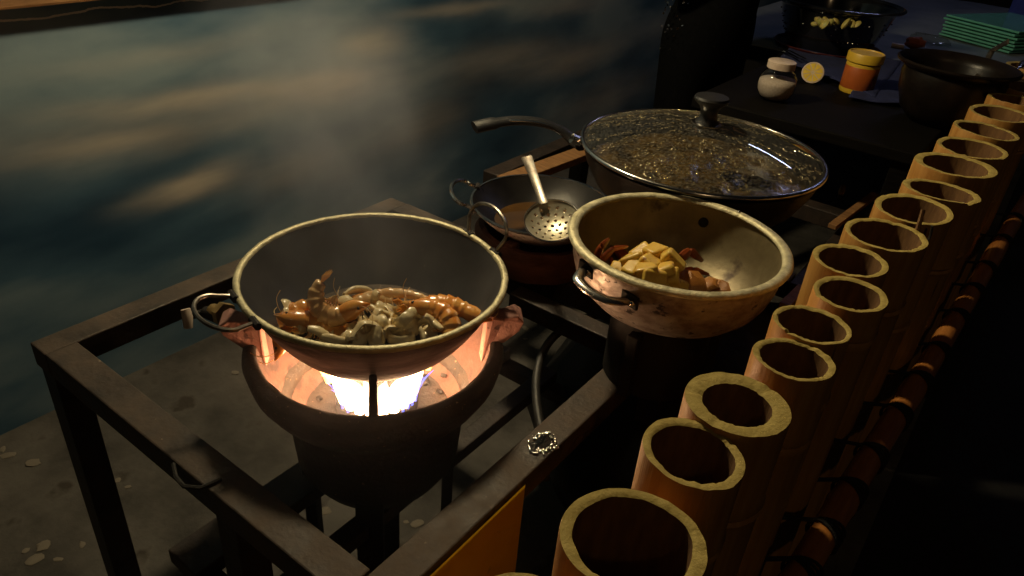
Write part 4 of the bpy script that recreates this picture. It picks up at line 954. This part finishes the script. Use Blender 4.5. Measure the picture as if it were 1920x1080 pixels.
MB().tube(smooth_path([at_z(1892, 140, TZ+.12), at_z(1903, 130, TZ+.125), at_z(1913, 126, TZ+.13), at_z(1925, 112, TZ+.14)], 3), [.004]*6+[.006, .009, .011, .006], 8, flat=(.35, 1)).build('bowl', 'steel', sn)
# green trays
fz = TZ+.006
A, B = at_z(1760, 66, fz), at_z(1893, 102, fz); ex = (B-A); wd = ex.length; ex.normalize(); ey = Vector((-ex.y, ex.x, 0))
dpt = .42; hgt_ = 42*depth_of(B)/FPX*1.0; nl = 7; th = hgt_/nl
gr = random.Random(9)
for k in range(nl):
    o = MB().box((0, 0, 0), (wd, dpt, th*.62)).add([(-wd/2+.01, -dpt/2+.01, -th*.5), (wd/2-.01, -dpt/2+.01, -th*.5), (wd/2-.01, dpt/2-.01, -th*.5), (-wd/2+.01, dpt/2-.01, -th*.5), (-wd/2+.012, -dpt/2+.012, -th*.3), (wd/2-.012, -dpt/2+.012, -th*.3), (wd/2-.012, dpt/2-.012, -th*.3), (-wd/2+.012, dpt/2-.012, -th*.3)],
        [(3, 2, 1, 0), (0, 1, 5, 4), (1, 2, 6, 5), (2, 3, 7, 6), (3, 0, 4, 7)]).build('green_tray', 'glassgreen', smooth=False, bevel=.002)
    c_ = A+ex*wd/2+ey*dpt/2; o.location = (c_.x+gr.uniform(-.006, .006), c_.y+gr.uniform(-.006, .006), fz+th*(k+.5)); o.rotation_euler = (0, 0, math.atan2(ex.y, ex.x)+gr.uniform(-.02, .02))
    tag(o, 'translucent green tray, ' + ('topmost' if k == nl-1 else 'bottom one' if k == 0 else ('second', 'third', 'fourth', 'fifth', 'sixth')[k-1]+' from the bottom')+' of the stack', 'tray', 'stacked green trays')
# blue crate behind the trays
c_ = A+ex*wd*.55+ey*(dpt+.3); bc = thing('blue_crate', 'dark blue plastic crate behind the green trays', 'crate', (c_.x, c_.y, TZ+.006))
R3 = Matrix((ex, ey, Vector((0, 0, 1)))).transposed()
for (dx, dy, sx_, sy_) in ((0, -.17, .52, .012), (0, .17, .52, .012), (-.254, 0, .012, .328), (.254, 0, .012, .328)):
    MB().box(Vector((c_.x, c_.y, TZ+.10))+ex*dx+ey*dy, (sx_, sy_, .18), R3).build('side', 'blue', bc, smooth=False, bevel=.002)
MB().box(Vector((c_.x, c_.y, TZ+.015)), (.5, .32, .01), R3).build('bottom', 'blue', bc, smooth=False)
# orange-brown snack bag and wrapped things by the clay pot
bg_ = MB(); bg_.ball((0, 0, 0), 1, 12, 8, (1, .7, .6)); bg_.v = [tuple(Vector(v_)*(1+.35*noise.noise(Vector(v_)*2.5))) for v_ in bg_.v]
o = bg_.build('snack_bag', 'orange', angle=30); q = at_z(1716, 80, TZ+.03); o.location = q; o.scale = (.035,)*3; tag(o, 'small crumpled orange bag left of the clay pot', 'bag')
b = MB(); b.ball((0, 0, 0), 1, 16, 8, (1.6, .6, .35)); b.v = [tuple(Vector(v_)*(1+.4*noise.noise(Vector(v_)*3))) for v_ in b.v]
o = b.build('plastic_wrap', 'jar', angle=20); q = at_z(1745, 74, TZ+.02); o.location = q; o.scale = (.05,)*3; tag(o, 'crinkled clear plastic wrap behind the clay pot', 'wrap')
o = MB().tube([at_z(1672, 84, TZ+.012), at_z(1695, 88, TZ+.012)], .009, 8).build('paper_roll', 'whiteplastic'); tag(o, 'small white paper roll between colander and clay pot', 'paper')
# posts and board beyond the table
for (x, w_, m_, nm, lb, ct_) in ((1706, 13, 'iron', 'dark_post', 'thin black post right of the colander, left of the brown one', 'post'), (1727, 22, 'wood_brown', 'wood_post', 'brown wooden post standing between two black posts', 'post'), (1746, 11, 'iron', 'dark_post', 'thin black post just left of the green trays', 'post')):
    q = at_depth(x, 40, 5.6); ww = w_*5.6/FPX
    tag(MB().box((q.x, q.y, .9), (ww, ww, 1.8)).build(nm, m_, smooth=False, bevel=.004), lb, ct_, 'posts beyond the tables')

# ================================================================== PERSON IN BLACK
PXc, PYc = -.985, 2.47
def person():
    t = thing('person', 'person in black clothes with glittering sleeve standing behind the table', 'person', (PXc, PYc, 0), world=False)
    fac = radians(-25); t.rotation_euler = (0, 0, fac)       # local +X is forward (towards the table)
    J = {}; E_ = []; Rr = {}
    def j(n_, p, r): J[n_] = Vector(p); Rr[n_] = r
    j('pelvis', (0, 0, .93), (.125, .165)); j('waist', (.01, 0, 1.06), (.11, .15)); j('chest', (.02, 0, 1.24), (.12, .17)); j('up', (.0, 0, 1.36), (.10, .15)); j('neck', (.01, 0, 1.43), (.055, .055)); j('nt', (.03, 0, 1.50), (.05, .05))
    E_ += [('pelvis', 'waist'), ('waist', 'chest'), ('chest', 'up'), ('up', 'neck'), ('neck', 'nt')]
    for s_, q in ((1, 'l'), (-1, 'r')):
        j(q+'hip', (0, .085*s_, .86), (.095, .09)); j(q+'knee', (.02, .095*s_, .47), (.062, .06)); j(q+'ank', (-.02, .1*s_, .09), (.042, .04)); j(q+'toe', (.13, .115*s_, .04), (.036, .042))
        j(q+'sh', (-.005, .185*s_, 1.36), (.06, .06)); j(q+'el', (.03, .235*s_, 1.12), (.045, .045)); j(q+'wr', (.20, .12*s_, 1.27), (.03, .032))
        E_ += [('pelvis', q+'hip'), (q+'hip', q+'knee'), (q+'knee', q+'ank'), (q+'ank', q+'toe'), ('up', q+'sh'), (q+'sh', q+'el'), (q+'el', q+'wr')]
    names = list(J); me = bpy.data.meshes.new('body'); me.from_pydata([J[n_] for n_ in names], [(names.index(a_), names.index(b_)) for a_, b_ in E_], [])
    o = bpy.data.objects.new('body', me); COL.objects.link(o); o.parent = t
    me.materials.append(M['shirt'])
    sk_ = o.modifiers.new('skin', 'SKIN')
    for i, n_ in enumerate(names): me.skin_vertices[0].data[i].radius = Rr[n_]; me.skin_vertices[0].data[i].use_root = (n_ == 'pelvis')
    ss = o.modifiers.new('sub', 'SUBSURF'); ss.levels = 2; ss.render_levels = 2; sk_.use_smooth_shade = True
    # head
    b = MB(); b.ball((.045, 0, 1.60), .105, 20, 14, (.92, .76, 1.12))
    vs = []
    for x, y, z in b.v:
        p = Vector((x, y, z)); dx = x-.045
        if dx > .05:
            if abs(y) < .02 and 1.56 < z < 1.61: p.x += .02*(1-abs(y)/.02)        # nose
            if .018 < abs(y) < .05 and 1.60 < z < 1.63: p.x -= .006               # eye sockets
        if z < 1.54: p.x += .008; p.y *= .86
        vs.append(tuple(p))
    b.v = vs; hd_ = b.build('head', 'skin', t, angle=80)
    for s_ in (-1, 1):
        MB().ball((.128, .032*s_, 1.61), .011, 10, 8).build('eye', 'black', hd_)
        MB().ball((.04, .08*s_, 1.60), .026, 10, 8, (.6, .35, 1)).build('ear', 'skin', hd_)
    MB().tube([(.136, -.022, 1.548), (.142, 0, 1.546), (.136, .022, 1.548)], .005, 6).build('mouth', 'skin', hd_)
    b = MB(); b.ball((.03, 0, 1.625), .115, 20, 14, (.95, .82, 1.05)); b.v = [(x if not (x > .09 and z < 1.66) else .07, y, z) for x, y, z in b.v]; b.build('hair', 'hair', t, angle=80)
    # hands
    for s_, q in ((1, 'l'), (-1, 'r')):
        w0 = J[q+'wr']; d = (J[q+'wr']-J[q+'el']).normalized(); sd = Vector((0, 1, 0)); sd = (sd-d*sd.dot(d)).normalized(); nd = d.cross(sd)
        b = MB(); b.tube([w0-d*.01, w0+d*.03, w0+d*.08], [.026, .034, .036], 10, flat=(.45, 1), up=nd)
        for k, ln in enumerate((.062, .072, .068, .054)):
            a0 = w0+d*.078+sd*(.026-.0175*k); b.tube([a0, a0+d*ln*.45, a0+d*ln*.8-nd*.010, a0+d*ln*.92-nd*.022], [.0085, .008, .0075, .006], 7)
        a0 = w0+d*.025+sd*.026; b.tube([a0, a0+d*.03+sd*.024, a0+d*.06+sd*.028-nd*.006], [.011, .0095, .007], 7)
        b.build('hand', 'skin', t)
    # glittering trim on the sleeve and hem
    b = MB(); sr = random.Random(6)
    for (A_, B_, rad_, n_) in ((J['lsh'], J['lel'], .052, 60), (J['lel'], J['lwr'], .042, 40), (J['rsh'], J['rel'], .052, 60), (Vector((0, .15, 1.25)), Vector((0, .16, .9)), .035, 70), (Vector((0, -.15, 1.25)), Vector((0, -.165, .9)), .035, 70)):
        for k in range(n_):
            u = sr.random(); a_ = sr.uniform(0, 6.28); d = (B_-A_).normalized(); e1 = d.orthogonal().normalized(); e2 = d.cross(e1)
            nrm = e1*cos(a_)+e2*sin(a_); c_ = A_+(B_-A_)*u+nrm*rad_; tl = (nrm+Vector((sr.uniform(-.6, .6), sr.uniform(-.6, .6), sr.uniform(-.6, .6)))).normalized(); f1 = tl.orthogonal().normalized()*.005; f2 = tl.cross(f1).normalized()*.005
            b.add([c_+f1+tl*.001, c_+f2+tl*.001, c_-f1+tl*.001, c_-f2+tl*.001, c_-tl*.001], [(0, 1, 2, 3), (1, 0, 4), (2, 1, 4), (3, 2, 4), (0, 3, 4)])
    tag(b.build('sequins', 'sequin', t, smooth=False), kind='stuff')
person()

# ================================================================== STEAM
b = MB(); b.ball((0, 0, 0), 1, 32, 20); st = b.build('steam', 'juice')
tag(st, 'thin steam rising off the wok and drifting towards the wall', 'steam', kind='stuff')
st.location = (SX-.16, SY+.06, 1.03); st.scale = (.24, .24, .36); st.rotation_euler = (radians(-8), radians(-32), 0)
vm = bpy.data.materials.new('thin_steam'); vm.use_nodes = True; N = vm.node_tree.nodes; L = vm.node_tree.links; N.remove(N['Principled BSDF'])
pv = N.new('ShaderNodeVolumePrincipled'); pv.inputs['Color'].default_value = (.9, .89, .96, 1); pv.inputs['Anisotropy'].default_value = .2
tc = N.new('ShaderNodeTexCoord'); ln = N.new('ShaderNodeVectorMath'); ln.operation = 'LENGTH'; L.new(tc.outputs['Object'], ln.inputs[0])
mr = N.new('ShaderNodeMapRange'); mr.interpolation_type = 'SMOOTHSTEP'; mr.inputs['From Min'].default_value = 1.; mr.inputs['From Max'].default_value = .1; L.new(ln.outputs['Value'], mr.inputs[0])
nz = N.new('ShaderNodeTexNoise'); nz.inputs['Scale'].default_value = 2.4; nz.inputs['Detail'].default_value = 3; L.new(tc.outputs['Object'], nz.inputs['Vector'])
m1 = N.new('ShaderNodeMapRange'); m1.inputs['From Min'].default_value = .35; m1.inputs['From Max'].default_value = .68; L.new(nz.outputs['Fac'], m1.inputs[0])
m2 = N.new('ShaderNodeMath'); m2.operation = 'MULTIPLY'; L.new(mr.outputs[0], m2.inputs[0]); L.new(m1.outputs[0], m2.inputs[1])
m3 = N.new('ShaderNodeMath'); m3.operation = 'MULTIPLY'; L.new(m2.outputs[0], m3.inputs[0]); m3.inputs[1].default_value = 2.6
L.new(m3.outputs[0], pv.inputs['Density']); L.new(pv.outputs[0], N['Material Output'].inputs['Volume']); st.data.materials[0] = vm

sm2 = bpy.data.objects.new('smoke', st.data.copy()); COL.objects.link(sm2)  # added smoke volume that gives the stove a bloom-like glow
sm2.location = (SX+.10, SY-.12, .70); sm2.scale = (.30, .30, .30)
vm2 = vm.copy(); vm2.name = 'glow_smoke'; [n for n in vm2.node_tree.nodes if n.type == 'MATH' and n.inputs[1].default_value > 2][0].inputs[1].default_value = .55
sm2.data.materials[0] = vm2; tag(sm2, 'faint smoke added round the burning stove for a glow', 'smoke', kind='stuff')

# ================================================================== LAMPS (hanging above the picture)
lp = Vector((-1.14, 1.2, 1.93))
pl_ = thing('pendant_lamp', 'warm bulb in a metal shade hanging over the stoves', 'lamp', lp)
MB().tube([lp+Vector((0, 0, .16)), lp+Vector((0, 0, .9))], .004, 6).build('cord', 'rubber', pl_)
MB().lathe([(.03, .17), (.035, .14), (.11, .06), (.16, .02), (.158, .02), (.108, .058), (.03, .135)], 40, lp).build('shade', 'alu', pl_)
MB().lathe([(.015, .14), (.018, .10), (.03, .06), (.034, .035), (.028, .01), (.001, .0)], 24, lp).build('bulb', 'bulb', pl_)
ld_ = bpy.data.lights.new('bulb_light', 'POINT'); ld_.energy = 46; ld_.color = (1, .82, .5); ld_.shadow_soft_size = .05
lo_ = bpy.data.objects.new('bulb_light', ld_); COL.objects.link(lo_); attach(lo_, pl_); lo_.location = lp+Vector((0, 0, -.05))

tl_ = Vector((-.55, 3.9, 2.3))
lt = thing('led_tube', 'bluish-white tube lamp hanging above the rear table', 'lamp', tl_)
MB().box(tl_+Vector((0, 0, .03)), (.66, .035, .03)).build('housing', 'whiteplastic', lt, smooth=False, bevel=.003)
MB().tube([tl_+Vector((-.3, 0, 0)), tl_+Vector((.3, 0, 0))], .013, 12).build('tube', 'led', lt)
for s_ in (-1, 1): MB().tube([tl_+Vector((.3*s_, 0, .04)), tl_+Vector((.3*s_, 0, .8))], .003, 6).build('cord', 'rubber', lt)

print('objects', len(bpy.data.objects), 'tris', sum(len(o.data.polygons) for o in bpy.data.objects if o.type == 'MESH'))
